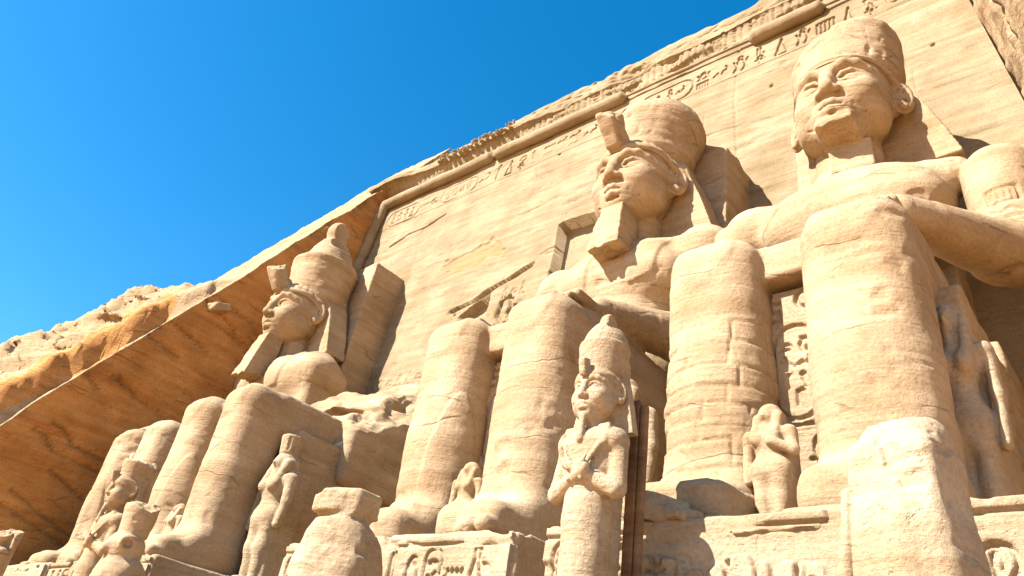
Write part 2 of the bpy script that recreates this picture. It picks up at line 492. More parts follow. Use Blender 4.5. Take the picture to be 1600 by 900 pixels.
    l.new(hgt, ad0.inputs[0])
    ad = n.new('ShaderNodeMath'); ad.operation = 'MULTIPLY_ADD'; ad.inputs[1].default_value = 0.8
    l.new(bb.outputs['Fac'], ad.inputs[0]); l.new(fine.outputs['Fac'], ad0.inputs[2]); l.new(ad0.outputs[0], ad.inputs[2])
    bp = n.new('ShaderNodeBump'); bp.inputs['Strength'].default_value = bump; bp.inputs['Distance'].default_value = 0.06
    l.new(ad.outputs[0], bp.inputs['Height']); l.new(bp.outputs[0], b.inputs['Normal'])
    return m

M_FACADE = stone('pale_facade_sandstone', (.258, .196, .120), (.285, .224, .143), (.22, .158, .09), stain=(.25, .16, .07), bump=.5, crack=.5)
M_BODY = stone('carved_sandstone', (.345, .25, .155), (.385, .292, .19), (.285, .193, .108), bump=.5, crack=1.0)
M_CLIFF = stone('red_rock_and_step_shade', (.41, .205, .07), (.46, .25, .095), (.33, .15, .048), bump=.8, streak=1.15, crack=.8)
M_HILL = stone('weathered_cliff_rock', (.36, .25, .145), (.40, .29, .18), (.29, .185, .095), bump=1.0, crack=1.0)
M_PALE = stone('bleached_sandstone', (.36, .275, .182), (.40, .315, .22), (.305, .22, .132), bump=.7, crack=.4)
M_SAND = stone('sand_ground', (.56, .295, .10), (.59, .32, .12), (.51, .26, .085), bump=.2)
M_WOOD = stone('old_timber', (.17, .10, .055), (.21, .13, .07), (.12, .07, .035), bump=.3, streak=2)

# ------------------------------------------------------------------ ground and terrace
def box_mesh(name, lo, hi, mat, parent=None):
    f = Field(np.array(lo) - .15, np.array(hi) + .15, max(.06, max(np.array(hi) - np.array(lo)) / 150))
    f.box((np.array(lo) + np.array(hi)) / 2, (np.array(hi) - np.array(lo)) / 2, .06)
    return f
def sheet(name, x0, x1, y0, y1, z, mat):
    V = np.array([(x0, y0, z), (x1, y0, z), (x1, y1, z), (x0, y1, z)]); o = link_mesh(name, V, np.array([[0, 1, 2, 3]]), mat, None, False)
    o['kind'] = 'structure'
    return o
sheet('ground', -900, 900, -900, 900, -5.0, M_SAND)
V = np.array([(-17.2, -13.4, -4.99), (18.6, -13.4, -4.99), (18.6, 1.0, -4.99), (-17.2, 1.0, -4.99), (-17.2, -13.4, -2.6), (18.6, -13.4, -2.6), (18.6, 1.0, -2.6), (-17.2, 1.0, -2.6)])
Q = np.array([[0, 3, 2, 1], [4, 5, 6, 7], [0, 1, 5, 4], [1, 2, 6, 5], [2, 3, 7, 6], [3, 0, 4, 7]])
o = link_mesh('terrace', V, Q, M_PALE, None, False); o['kind'] = 'structure'

# ------------------------------------------------------------------ grid surface helper
def grid_mesh(name, P, mat, parent=None, flip=False, tint=None):
    nu, nv = P.shape[:2]
    idx = np.arange(nu * nv).reshape(nu, nv)
    Q = np.stack([idx[:-1, :-1], idx[1:, :-1], idx[1:, 1:], idx[:-1, 1:]], -1).reshape(-1, 4)
    if flip: Q = Q[:, ::-1]
    return link_mesh(name, P.reshape(-1, 3), Q, mat, parent, True, None if tint is None else tint.ravel())

def smoothstep(a, b, x):
    t = np.clip((x - a) / (b - a), 0, 1)
    return t * t * (3 - 2 * t)

# ------------------------------------------------------------------ temple facade
LEAN = 0.092
def edge_l(z): return -17.75 + 0.058 * z
def edge_r(z): return 19.6 - 0.099 * z

facade = thing('temple_facade', 'tall pale sandstone temple front, sloping back, with engraved bands and eroded cornice', 'temple front', (0, 0, 0))
Rf = Relief(-18.5, 19.5, 8.0, 26.2, 0.05)
Rf.line([(-17, 23.7), (17.5, 23.7)], .03, .04)
Rf.line([(-17, 25.4), (17.5, 25.4)], .03, .04)
r_ = np.random.default_rng(5)
# cracks and ledges
Rf.line([(-14.2, 22.0), (-12.6, 22.4), (-11.2, 22.35), (-9.6, 22.8)], .05, .16)
Rf.line([(8.4, 14), (8.5, 18), (8.3, 22), (8.45, 26)], .025, .06)
for k in range(6):
    x, z = r_.uniform(-15, 16), r_.uniform(14, 24)
    Rf.line([(x, z), (x + .03, z + .03)], r_.uniform(.04, .07), .2)
for k in range(9):                                     # irregular seams of the sawn blocks, ragged bedding cracks
    x, z = -14 + 3.6 * k + r_.uniform(-.8, .8), r_.uniform(12, 19)
    Rf.line([(x, z), (x + r_.uniform(-.1, .1), z + 1.6), (x + r_.uniform(-.15, .15), z + r_.uniform(2.5, 5))], .02, .05)
for k in range(14):
    x, z = r_.uniform(-15, 13), r_.uniform(9, 23); pts = [(x, z)]
    for q in range(5): pts.append((pts[-1][0] + r_.uniform(.3, .9), pts[-1][1] + r_.uniform(-.12, .2)))
    Rf.line(pts, r_.uniform(.02, .045), r_.uniform(.05, .13))
# sunk relief of the king offering beside the niche
kx, kz = -3.6, 9.5
for pl in ([(0, 0), (.2, 1.6), (.9, 2.6), (1.0, 3.4), (.4, 4.2), (.5, 5.0), (1.0, 5.2), (1.2, 4.6), (1.1, 4.2)], [(1.0, 3.6), (2.0, 3.2), (2.6, 3.7)], [(1.1, 2.6), (2.3, .9), (2.4, 0)],
           [(-.9, .2), (-.6, 1.4), (.2, 2.2)], [(-1.7, 1.2), (-1.2, 2.6), (-1.5, 3.6), (-.8, 4.4)], [(1.9, 1.2), (2.0, 2.6)], [(-2.6, 3.2), (-1.6, 3.6)], [(1.4, 4.5), (2.3, 4.4)]):
    Rf.line([(kx + a, kz + b) for a, b in pl], .09, .22)
for k in range(9):
    Rf.glyph(GK[r_.integers(len(GK))], -3.2 + (k % 3) * .55, 14.6 - (k // 3) * .9, .45, .75, .035, .08)
for k in range(18):
    Rf.glyph(GK[r_.integers(len(GK))], -11.2 + (k % 6) * .7, 11.0 - (k // 6) * .9, .5, .75, .04, .07)
res = 0.055
zs = np.arange(-5.2, 26.3, res); xs_n = int(36.4 / res)
T = np.linspace(0, 1, xs_n)
Z = np.broadcast_to(zs[None, :], (xs_n, len(zs)))
X = edge_l(Z) + (edge_r(Z) - edge_l(Z)) * T[:, None]
Y = LEAN * Z
P = np.stack([X, Y, Z], -1).reshape(-1, 3).astype(f32)
Bd = P.copy(); Bd[:, 2] += .05 * Bd[:, 0]
def wall_noise(P):
    Bd = P.copy(); Bd[:, 2] += .05 * Bd[:, 0]
    return .055 * fbm(P, (3.5, 3.5, 2.0), 21, 3) + .03 * chip(Bd, (2.2, 2.2, .7), 27, .4) + .02 * vnoise(Bd, (5, 5, .35), 22) + .012 * vnoise(Bd, (2, 2, .12), 23) + .015 * fbm(P, .5, 24, 2)
dep = wall_noise(P)
dep = dep.reshape(X.shape) - Rf.at(X, Z)
# a scaled-off ochre patch
pn = fbm(P, (1.6, 1.6, .8), 31, 3).reshape(X.shape)
pn2 = fbm(P, (.7, .7, .35), 33, 3).reshape(X.shape)
patch = smoothstep(.9, .75, np.sqrt(((X + 5.8) / 2.6) ** 2 + ((Z - 17.9 + .12 * X + .7) / .8) ** 2) + .45 * pn + .35 * pn2)
dep = dep + .06 * patch
# the broken ledge running down towards the left, and the hollow under it
def ledge(x0, z0, x1, z1, hgt, d):
    t = np.clip((X - x0) / (x1 - x0), 0, 1)
    zl = z0 + (z1 - z0) * t + .10 * pn
    w = smoothstep(0, .08, t) * smoothstep(1, .92, t)
    return d * w * smoothstep(zl - hgt, zl - hgt * .2, Z) * (Z < zl)
dep = np.where((Z > 23.83) & (Z < 25.3) & (X > -15.65) & (X < 16.5), dep + .28, dep)
dep = dep + ledge(-6.8, 14.8, -1.4, 16.5, .4, .2)
tri = (Z < 14.3 + (X + 5.8) * .68 + .06 * pn) & (X < -3.95 + .08 * pn) & (Z > 13.6)
dep = np.where(tri, dep + .5 * smoothstep(-5.9, -5.2, X), dep)
# niche over the doorway, with straight jambs
niche = (np.abs(X - 1.15) < 1.6) & (Z > 8.5) & (Z < 18.3 + .05 * pn)
dep = np.where(niche, .7, dep)
door = (np.abs(X) < 1.6) & (Z < 6.2)
dep = np.where(door, 4.0, dep)
Pg = np.stack([X, Y + dep, Z], -1)
back = Pg[:, :1].copy()
fac_wall = grid_mesh('wall', Pg, M_FACADE, facade, tint=patch * .65)

def slab_panel(name, us, vs, D, place, mat, parent):
    """carved slab: D is the depth below the face at us x vs; its border is folded back"""
    us = np.concatenate([us[:1], us, us[-1:]]); vs = np.concatenate([vs[:1], vs, vs[-1:]])
    D = np.pad(D, 1, mode='edge'); D[0] += .3; D[-1] += .3; D[:, 0] += .3; D[:, -1] += .3
    return grid_mesh(name, place(us[:, None] + 0 * vs[None, :], vs[None, :] + 0 * us[:, None], D), mat, parent)
bu, bv = np.arange(-15.7, 16.6, .026), np.arange(23.8, 25.35, .026)
Rb = Relief(-15.8, 16.7, 23.7, 25.45, .026)
Rb.row(-15.5, 16.3, 23.95, 1.25, .048, .11, 3)
UU, VV = np.meshgrid(bu, bv, indexing='ij')
Pb = np.stack([UU, LEAN * VV, VV], -1).reshape(-1, 3).astype(f32)
worn = np.clip(.75 + .6 * fbm(Pb, (2.5, 2, 1), 26, 3), .15, 1).reshape(UU.shape)
slab_panel('inscription_band', bu, bv, wall_noise(Pb).reshape(UU.shape) - .012 - Rb.at(UU, VV) * worn, lambda U, V, D: np.stack([U, LEAN * V + D, V], -1), M_FACADE, facade)

# roll moulding: along the top and down the left edge, broken away in places
def roll(name, a, b, rad, breaks, seed, parent):
    a, b = np.array(a, float), np.array(b, float)
    L = np.linalg.norm(b - a); t = np.arange(0, L, .09); n = 22
    ax = (b - a) / L
    e1 = np.cross(ax, (0, 1, 0)); e1 /= np.linalg.norm(e1); e2 = np.cross(ax, e1)
    rr = np.full(len(t), rad)
    for (s0, s1) in breaks:
        rr = rr * (1 - .8 * smoothstep(s0 - .15, s0 + .1, t) * smoothstep(s1 + .15, s1 - .1, t))
    th = np.linspace(0, 2 * np.pi, n, endpoint=False)
    C = a + ax * t[:, None]
    P = C[:, None, :] + (np.cos(th)[None, :, None] * e1 + np.sin(th)[None, :, None] * e2) * rr[:, None, None]
    q = P.reshape(-1, 3).astype(f32)
    d = .035 * fbm(q, .8, seed, 3)
    Nn = (P - C[:, None, :]); Nn /= np.linalg.norm(Nn, axis=-1, keepdims=True)
    P = P + Nn * d.reshape(P.shape[:2])[..., None]
    P = np.concatenate([P, P[:, :1]], 1)
    return grid_mesh(name, P, M_FACADE, parent)
roll('roll_moulding', (edge_l(25.9) + .05, 2.2, 26.15), (edge_r(26) - .4, 2.2, 25.75), .36, [(9.6, 9.75), (18.6, 25.3), (28.6, 30.0)], 51, facade)
roll('corner_roll', (edge_l(25.9) + .1, 2.15, 26.2), (edge_l(0) + .1, -.1, 0), .34, [], 52, facade)

# cavetto cornice with cartouches, and the ragged rock above it
prof = []
for i in range(34):                     # concave sweep out and up
    a = i / 33 * math.pi / 2
    prof.append((2.45 - 1.0 * (1 - math.cos(a)) , 26.35 + 1.15 * math.sin(a)))
for z in np.arange(27.55, 27.95, .06): prof.append((1.42, z))
for y in np.arange(1.5, 2.3, .08): prof.append((y, 27.98))
for z in np.arange(28.0, 28.75, .06): prof.append((2.4 + .1 * (z - 28), z))
for k in range(1, 60): prof.append((2.5 + .22 * k, 28.8 + .075 * k))
prof = np.array(prof)
xs = np.arange(-17.6, 22, .07)
X = np.broadcast_to(xs[:, None], (len(xs), len(prof))).copy()
Y = np.broadcast_to(prof[None, :, 0], X.shape).copy(); Z = np.broadcast_to(prof[None, :, 1], X.shape).copy()
P = np.stack([X, Y, Z], -1).reshape(-1, 3).astype(f32)
Rc = Relief(-17, 21, 26.3, 28.0, .04)
u = -15.6; k = 0
while u < 17:
    if k % 3 == 2: Rc.cartouche(u, 26.6, .55, 1.0, .045, .07, 3, k)
    else:
        Rc.line(arc(u + .25, 27.25, .22, .5, 0, 180), .05, .08); Rc.line([(u + .03, 27.25), (u + .03, 26.5)], .05, .08); Rc.line([(u + .47, 27.25), (u + .47, 26.5)], .05, .08)
    u += .78; k += 1
n1 = fbm(P, (2.2, 1.5, .7), 61, 4).reshape(X.shape)
n2 = fbm(P, (.7, .6, .3), 62, 3).reshape(X.shape)
dmg = smoothstep(-4.0, 3.0, X) * .7 + .3
keep = 1 - .62 * smoothstep(-16, -12, X) - .28 * smoothstep(-6, 2, X)
Y = np.where(Y < 2.45, 2.45 - (2.45 - Y) * keep, Y)
top = (np.arange(len(prof)) > 33)
rough = np.where(top, .07, .03)
out = dmg * np.clip(n1 - .1, 0, 2) * .5 + rough * n2 - Rc.at(X, Z) * (~top)
Y = Y + out
Z = Z + np.where(top, .25 * n1 * dmg + .05 * n2 - .3 * np.clip(n1, 0, 1) * dmg, 0) + .0
Z = Z + np.where(top[None, :], (.9 * smoothstep(-17.6, -14, X) - .9), 0) * .3
grid_mesh('cornice', np.stack([X, Y, Z], -1), M_FACADE, facade)

# worn baboon figures of the frieze
fb = Field((-.6, -.6, -.1), (.6, .6, 1.2), .05)
fb.ell((0, 0, .35), (.3, .32, .42)).ell((0, -.12, .82), (.22, .26, .2), .12).ell((0, -.32, .76), (.12, .16, .1), .08)
fb.cap((-.26, -.1, .5), (-.3, -.3, .9), .09, .08, .06).cap((.26, -.1, .5), (.3, -.3, .9), .09, .08, .06).ell((-.2, -.3, .12), (.14, .25, .14), .08).ell((.2, -.3, .12), (.14, .25, .14), .08)
Vb, Qb = fb.mesh()
for k, x in enumerate(np.arange(-11.0, -5.5, .9)):
    sc = 0.75 + .2 * math.sin(k * 2.3)
    Vk = weather(Vb, Qb, (x, 2, 28), amp=.05, seed=k) * np.array([1, 1, sc * .8])
    link_mesh('baboon_figure', Vk + np.array([x, 2.3, 27.45]), Qb, M_FACADE, facade)

# ------------------------------------------------------------------ cliff to the left: cut wall and natural rock above it
ys = np.arange(6.0, -34, -.11)
def ztop(y):
    return np.maximum(28.6 + 1.66 * (y - 2.5), -4.0 + 0 * y) + 0
rows = []
zt = ztop(ys) + .16 * fbm(np.stack([ys * 0, ys, ys * 0 + 3], 1).astype(f32), .9, 76, 4)
nw, nt = 170, 150
U = np.linspace(0, 1, nw)
Zw = -5.2 + (zt[:, None] + 5.2) * U[None, :]
Xw = -17.8 + .058 * Zw + 0 * ys[:, None]
Yw = np.broadcast_to(ys[:, None], Zw.shape)
W = np.linspace(0, 1, nt)[1:]
zx = np.interp(-ys, [-6, -2, 1.4, 4.0, 7.8, 9.6, 11.65, 14, 20, 34], [31.5, 27.0, 21.6, 17.6, 15.3, 12.4, 9.8, 7.0, 1.0, -3.5])
off = W * 22.0
hump = np.maximum(zx - zt, .12)
trench = smoothstep(3.5, 7.0, -ys) * smoothstep(13.5, 10.5, -ys)
yn = fbm(np.stack([ys * 0, ys, ys * 0], 1).astype(f32), 1.6, 75, 3)[:, None]
st_ = smoothstep(3.0, 5.5, -ys)[:, None]
off2 = np.clip(off[None, :] + .3 * yn, 0, 99)
rise = (.55 * st_ * smoothstep(.6, 1.0, off2) + (1 - .55 * st_) * smoothstep(.9, 6.5, off2)) * hump[:, None] - .12 * np.clip(off - 7, 0, 30)[None, :]
step = trench[:, None] * (-.9 * smoothstep(.5, .8, off) * smoothstep(3.2, 2.4, off))[None, :]
Zt = zt[:, None] + rise
Xt = Xw[:, -1:] - off[None, :]
Yt = np.broadcast_to(ys[:, None], Zt.shape)
Xc = np.concatenate([Xw, Xt], 1); Yc = np.concatenate([Yw, Yt], 1); Zc = np.concatenate([Zw, Zt], 1)
P = np.stack([Xc, Yc, Zc], -1).reshape(-1, 3).astype(f32)
wallpart = np.concatenate([np.ones(nw), np.zeros(nt - 1)])[None, :]
topn = 1 - wallpart
Bd = P.copy(); Bd[:, 2] += -.22 * Bd[:, 1]
nA = fbm(P, (1.8, 1.8, 1.2), 71, 4).reshape(Xc.shape)
nB = fbm(Bd, (4, 4, .5), 72, 3).reshape(Xc.shape)
nC = fbm(P, (.5, .5, .4), 73, 3).reshape(Xc.shape)
Rw = Relief(-16, 6, -5, 30, .06)
Rw.line([(-2.2, 6.2), (-3.4, 6.6), (-3.4, 5.4), (-3.6, 4.6)], .14, .35)
Rw.line([(-3.2, 12.6), (-2.2, 13.2)], .16, -.3)
for k in range(30):
    y_, z_ = rng.uniform(-13, 0), rng.uniform(0, 15)
    Rw.line([(y_, z_), (y_ + .6, z_ - .15), (y_ + rng.uniform(1, 3), z_ - .6), (y_ + rng.uniform(3, 5), z_ - rng.uniform(.8, 1.6))], .06, .16)
far = np.concatenate([np.zeros(nw), smoothstep(0, 3.0, off)])[None, :] * np.clip(hump / 2.2, .18, 1)[:, None]
edgew = np.concatenate([smoothstep(.93, 1.0, U), np.zeros(nt - 1)])[None, :]
Xc = Xc + wallpart * (.05 * nB + .03 * nC + Rw.at(Yc, Zc)) - edgew * .35 * np.clip(nA, 0, 1)
nD = fbm(P, (1.1, 1.1, .35), 74, 4).reshape(Xc.shape)
ridge = (.5 - np.abs(nD)) + .5 * np.round(nA * 3) / 3
Zc = Zc + topn * (.07 * nC + far * (.30 * nA + .42 * ridge + .16 * nC))
Yc = Yc + topn * far * .5 * nB
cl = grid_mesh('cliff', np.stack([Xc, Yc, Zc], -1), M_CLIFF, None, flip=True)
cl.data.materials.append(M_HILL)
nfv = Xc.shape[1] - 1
mi = np.zeros((Xc.shape[0] - 1, nfv), np.int32); mi[:, nw - 2:] = 1; mi[(ys[:-1] < -7.0), nw + 3:nw + 11] = 0  # steep hill step takes the redder wall colour as painted shade
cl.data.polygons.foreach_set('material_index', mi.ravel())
cl['kind'] = 'structure'

# cliff to the right of the facade
ys = np.arange(3.5, -6.5, -.12); zs = np.arange(-5.2, 44, .14)
Zr = np.broadcast_to(zs[None, :], (len(ys), len(zs))).copy(); Yr = np.broadcast_to(ys[:, None], Zr.shape).copy()
Xr = edge_r(np.minimum(Zr, 40)) + .05 + .13 * np.clip(2.2 - Yr, 0, 40) + .02 * np.clip(Zr - 22, 0, 30)
Xr = Xr + .5 * np.clip(-4.5 - Yr, 0, 9) ** 2
P = np.stack([Xr, Yr, Zr], -1).reshape(-1, 3).astype(f32)
Bd = P.copy(); Bd[:, 1] += .35 * Bd[:, 2]
Xr = Xr + .10 * fbm(P, (1, 1, .5), 81, 3).reshape(Xr.shape) + .12 * fbm(Bd, (2, .35, 4), 82, 3).reshape(Xr.shape)
Xr = np.where(np.abs(Yr - (-.2 + .05 * (Zr - 18))) < .12, Xr + .5 * (Zr < 21.5), Xr)
rc = grid_mesh('cliff', np.stack([Xr, Yr, Zr], -1), M_HILL, None, flip=False)
rc['kind'] = 'structure'

# ------------------------------------------------------------------ colossi
def leg_arc(x, pts, r=1.0, y0=-7.55):
    """points on the front of a leg given (angle, z)"""
    return [(x + r * math.sin(R(a)), y0 - r * math.cos(R(a)), z) for a, z in pts]

def make_body(res, opt, seed, wo):
    f = Field((-4.3, -10.2, -.35), (4.3, .6, 13.2), res)
    for s in (-1, 1):
        x = 1.38 * s
        f.box((x, -7.5, 3.0), (.97, .98, 3.3), .66)
        f.ell((x, -7.62, 2.9), (1.04, 1.02, 2.4), .1)
        f.box((x, -7.68, .6), (.96, 1.0, .6), .4, .3)
        f.box((1.36 * s, -4.6, 5.45), (.95, 2.9, .84), .42, .05)
        f.box((x, -8.05, .35), (.86, 1.35, .38), .25, .25)
        f.box((x, -8.6, .62), (.7, .9, .3), .25, .3, rot=rotm(rx=18))
        for t in range(5):
            u = (t - 2) * .34 * s
            ln = .18 * abs(t - 1) * (t > 1)
            f.cap((x - u, -8.9, .25), (x - u, -9.55 + ln, .22), .2, .17, .04)
        f.box((x, -8.2, -.15), (.95, 1.5, .2), .06)
    f.box((0, -4.4, 5.55), (2.3, 2.75, .68), .2, .1)             # kilt over the lap
    f.box((0, -7.35, 5.6), (.6, .5, .42), .12, .06)              # its hem between the knees
    ax, az = opt.get('arm_x', 3.05), opt.get('arm_z', 0)
    if opt.get('torso', True):
        f.ell((0, -2.1, 6.9), (2.0, 1.5, 1.7), .3)
        f.ell((0, -2.2, 8.5), (1.72, 1.3, 2.1), .4)
        f.ell((0, -2.2, 10.2), (2.5, 1.4, 1.55), .5)
        f.ell((0, -2.0, 11.0), (2.3, 1.25, .75), .5)
        for s in (-1, 1):
            f.ell((1.15 * s, -2.95, 10.2), (1.1, .6, .85), .5)
            f.cap((.5 * s, -2.0, 11.3), (2.5 * s, -2.0, 11.1), .6, .55, .4)
            if s == -1 or not (opt.get('shoulder_broken') or opt.get('shoulder_stump')):
                f.ell((2.75 * s, -2.05, 10.85), (1.02, 1.05, 1.0), .35)
            if s == 1 and opt.get('no_arm'):
                f.ell((2.5, -2.05, 10.6), (1.1, 1.1, 1.0), .9)
                f.box((2.0, -1.8, 9.3), (1.5, 1.1, 1.6), .4, .7)
                continue
            f.cap((ax * s, -2.05, 10.6), (ax * s, -2.4, 7.6 + az), .86, .74, .06)
            f.cap((ax * s, -2.4, 7.5 + az), (ax * s - .25 * s, -3.4, 7.05 + az), .74, .7, .2)
            f.cap((ax * s - .25 * s, -3.4, 7.05 + az), (1.85 * s, -6.3, 6.62 + az), .7, .42, .2)
            f.box((1.65 * s, -6.85, 6.5), (.5, .75, .15), .12, .15)
            for t in range(4):
                f.cap((1.65 * s + (t - 1.5) * .25, -7.2, 6.46), (1.62 * s + (t - 1.5) * .24, -7.75, 6.34), .12, .10, .03)
        f.cap((0, -2.05, 11.2), (0, -2.15, 12.6), 1.0, .86, .3)
    else:
        # what is left of the broken trunk
        g = Field((-4.3, -10.2, -.35), (4.3, .6, 13.2), res)
        g.box((.35, -1.9, 7.4), (2.75, 2.7, 3.6), .3)
        g.half((.3, -2.4, 8.3), (.16, -.56, .80), .08, .30, 1.2, 5)
        g.half((2.2, -3.0, 7.3), (.62, -.35, .70), .05, .22, .8, 6)
        g.half((-1.9, -2.6, 8.2), (-.75, -.25, .6), .05, .25, .9, 8)
        g.box((2.7, -2.0, 8.4), (.8, .9, .55), .1, .05, 's', rot=rotm(rz=20, rx=-30))
        g.box((1.1, -3.9, 6.9), (.9, .7, .35), .1, .05, 's', rot=rotm(rz=-15))
        f.F = np.minimum(f.F, g.F)
    if opt.get('arm_broken'):
        f.half((3.9, -4, 7), (1, 0, 0), .0)
    def extra(V, N, P):
        d = np.zeros(len(V))
        for s in (-1, 1):                                          # kneecap and calf muscle in low relief
            a = np.degrees(np.arctan2(V[:, 0] - 1.38 * s, -(V[:, 1] + 7.5)))
            m = (np.abs(V[:, 0] - 1.38 * s) < 1.3) & (V[:, 1] < -6.9) & (np.abs(a) < 88)
            z = V[:, 2]
            zk = z - 4.95 - ((a + 4) / 34) ** 2 * .55
            d = d + m * .032 * smoothstep(-.12, .22, zk) * smoothstep(1.1, .4, zk) * smoothstep(46, 34, np.abs(a + 4))
            zc_ = 3.95 - ((a - 48) / 34) ** 2 * 1.9 - z
            if s == -1 and not opt.get('blocks'): d = d + m * .05 * smoothstep(-.03, .07, zc_) * smoothstep(2.4, .7, zc_) * (a > 6)
        if opt.get('blocks'):                                    # repair courses on the lower leg
            x0 = -1.38
            m = (V[:, 0] < -.2) & (V[:, 2] < 4.3) & (V[:, 2] > .5) & (V[:, 1] < -6.3)
            ang = np.arctan2(V[:, 0] - x0, -(V[:, 1] + 7.5))
            zj = V[:, 2] + .06 * vnoise(P, .8, 91)
            rowh = .40
            zj = zj + .10 * np.sin(zj * 2.7)
            row = np.floor(zj / rowh)
            fz = np.abs(zj / rowh - row - .5) * rowh
            fz = rowh / 2 - fz
            jn = _hash(row.astype(int), row.astype(int) * 3, row.astype(int) * 7, 5)
            a2 = (ang + jn) / .75
            c = np.floor(a2); fa = (.5 - np.abs(a2 - c - .5)) * .75
            h = _hash(row.astype(int), c.astype(int), row.astype(int) * 0, 6)
            g = np.minimum(fz, fa)
            on = (h > -.45)
            fade = smoothstep(4.3, 3.9, V[:, 2] + .3 * vnoise(P, 1.0, 92))
            d = d + m * fade * (np.where(on, .024 * h, -.02) - .035 * smoothstep(.05, .0, g) * (vnoise(P, .5, 93) > -.35))
        if opt.get('torso', True) and not opt.get('plain_breast'):    # lappets of the headcloth lying on the breast
            ax_ = np.abs(V[:, 0]); zz = V[:, 2]
            lo_ = 9.55 + .25 * (ax_ - 1)
            inn, outr = .55 + .10 * (12 - zz), 1.75 + .18 * (zz - 10)
            d = d + .07 * (V[:, 1] < -1.2) * (N[:, 1] < -.05) * smoothstep(-.05, .08, ax_ - inn) * smoothstep(-.05, .08, outr - ax_) * smoothstep(-.05, .08, zz - lo_) * (zz < 12.6)
        # long bedding cracks
        cr = np.abs(vnoise(P * np.array([1, 1, 1], f32), (2.6, 2.6, 1.1), seed + 60))
        d = d - .025 * smoothstep(.035, 0, cr) * (vnoise(P, 1.6, seed + 61) > .2)
        d = d - .05 * chip(P, (1.1, 1.1, .7), seed + 62, .62)
        if opt.get('stamps'):
            for (rel, xc, yc, zc_, rad) in opt['stamps']:
                m = (N[:, 1] < -.1) & (np.abs(V[:, 0] - xc) < 1.1)
                d = d + m * rel.at((V[:, 0] - xc) * 1.0, V[:, 2] - zc_)
        return d
    V, Q = f.mesh()
    V[:, 1] += opt.get('leg_dy', 0) * smoothstep(-3.0, -6.5, V[:, 1])
    V = weather(V, Q, wo, amp=.018, strata=.006, pits=.03, seed=seed, extra=extra)
    return V, Q

def head_shape(f, opt=None):
    opt = opt or {}
    f.ell((0, -.02, .35), (1.46, 1.55, 1.75))
    f.ell((0, -.40, -.50), (1.22, 1.14, 1.12), .4)
    f.ell((0, -.92, -1.28), (.56, .52, .42), .45)                    # chin
    for s in (-1, 1):
        f.ell((.74 * s, -1.0, -.30), (.46, .40, .42), .35)               # cheek
        f.ell((.95 * s, -.35, -.78), (.38, .6, .45), .35)               # jaw corner
        # eye socket, brow, eyeball, lids
        f.ell((.68 * s, -1.55, .28), (.60, .35, .28), .18, 's')
        f.chain([(.2 * s, -1.50, .66), (.5 * s, -1.46, .78), (.85 * s, -1.27, .76), (1.15 * s, -1.0, .6)], [.07, .085, .08, .05], .2)
        f.ell((.67 * s, -1.06, .27), (.44, .27, .23), .05, rot=rotm(rz=22 * s))
        f.chain([(.22 * s, -1.38, .24), (.42 * s, -1.40, .42), (.68 * s, -1.34, .47), (.95 * s, -1.15, .38), (1.14 * s, -.99, .24)], [.045, .07, .075, .06, .04], .02)
        f.chain([(.22 * s, -1.38, .22), (.45 * s, -1.39, .12), (.7 * s, -1.33, .09), (.95 * s, -1.15, .14), (1.12 * s, -1.0, .22)], [.04, .045, .05, .045, .04], .02)
    f.chain([(0, -1.40, .62), (0, -1.60, .15), (0, -1.76, -.30)], [.17, .19, .215], .16)
    for s in (-1, 1):
        f.ell((.23 * s, -1.56, -.36), (.17, .22, .15), .1)
        f.ell((.14 * s, -1.66, -.55), (.085, .15, .07), .05, 's')
        f.chain([(.3 * s, -1.50, -.5), (.55 * s, -1.32, -.86)], [.05, .03], .18, 's')
    f.ell((0, -1.28, -.85), (.52, .26, .3), .25)                      # muzzle
    f.chain([(-.54, -1.22, -.86), (-.28, -1.47, -.78), (-.1, -1.55, -.74), (0, -1.54, -.77), (.1, -1.55, -.74), (.28, -1.47, -.78), (.54, -1.22, -.86)], [.04, .095, .115, .11, .115, .095, .04], .06)
    f.chain([(-.5, -1.22, -.95), (-.24, -1.44, -1.02), (0, -1.52, -1.04), (.24, -1.44, -1.02), (.5, -1.22, -.95)], [.04, .11, .13, .11, .04], .05)
    f.chain([(-.56, -1.26, -.89), (-.25, -1.56, -.9), (0, -1.64, -.905), (.25, -1.56, -.9), (.56, -1.26, -.89)], .03, .03, 's')
    f.chain([(-.22, -1.40, -1.2), (0, -1.46, -1.22), (.22, -1.40, -1.2)], .05, .1, 's')
    f.chain([(-1.0, -.9, -.9), (-.3, -1.4, -1.62), (.3, -1.4, -1.62), (1.0, -.9, -.9)], .02, .05, 's')
    for s in (-1, 1):                                                  # ears, turned forward
        rz = 38 * s
        m = rotm(rz=rz)
        def e(dx, dy, dz): return tuple(np.array((1.62 * s, .26, .2)) + m @ np.array((dx * s, dy, dz)))
        f.ell(e(0, 0, 0), (.42, .15, .66), .06, rot=m)
        f.ell(e(.03, -.17, .1), (.28, .15, .45), .05, 's', rot=m)
        f.chain([e(-.1, -.12, -.38), e(.0, -.14, -.5)], .12, .05)
        f.chain([e(.04, -.12, .3), e(-.06, -.12, .1), e(.05, -.12, -.15)], .05, .04)
        f.ell(e(-.2, .2, -.1), (.3, .3, .5), .1, rot=m)
    f.cap((0, .4, -.9), (0, .5, -2.5), .80, .88, .10)               # neck
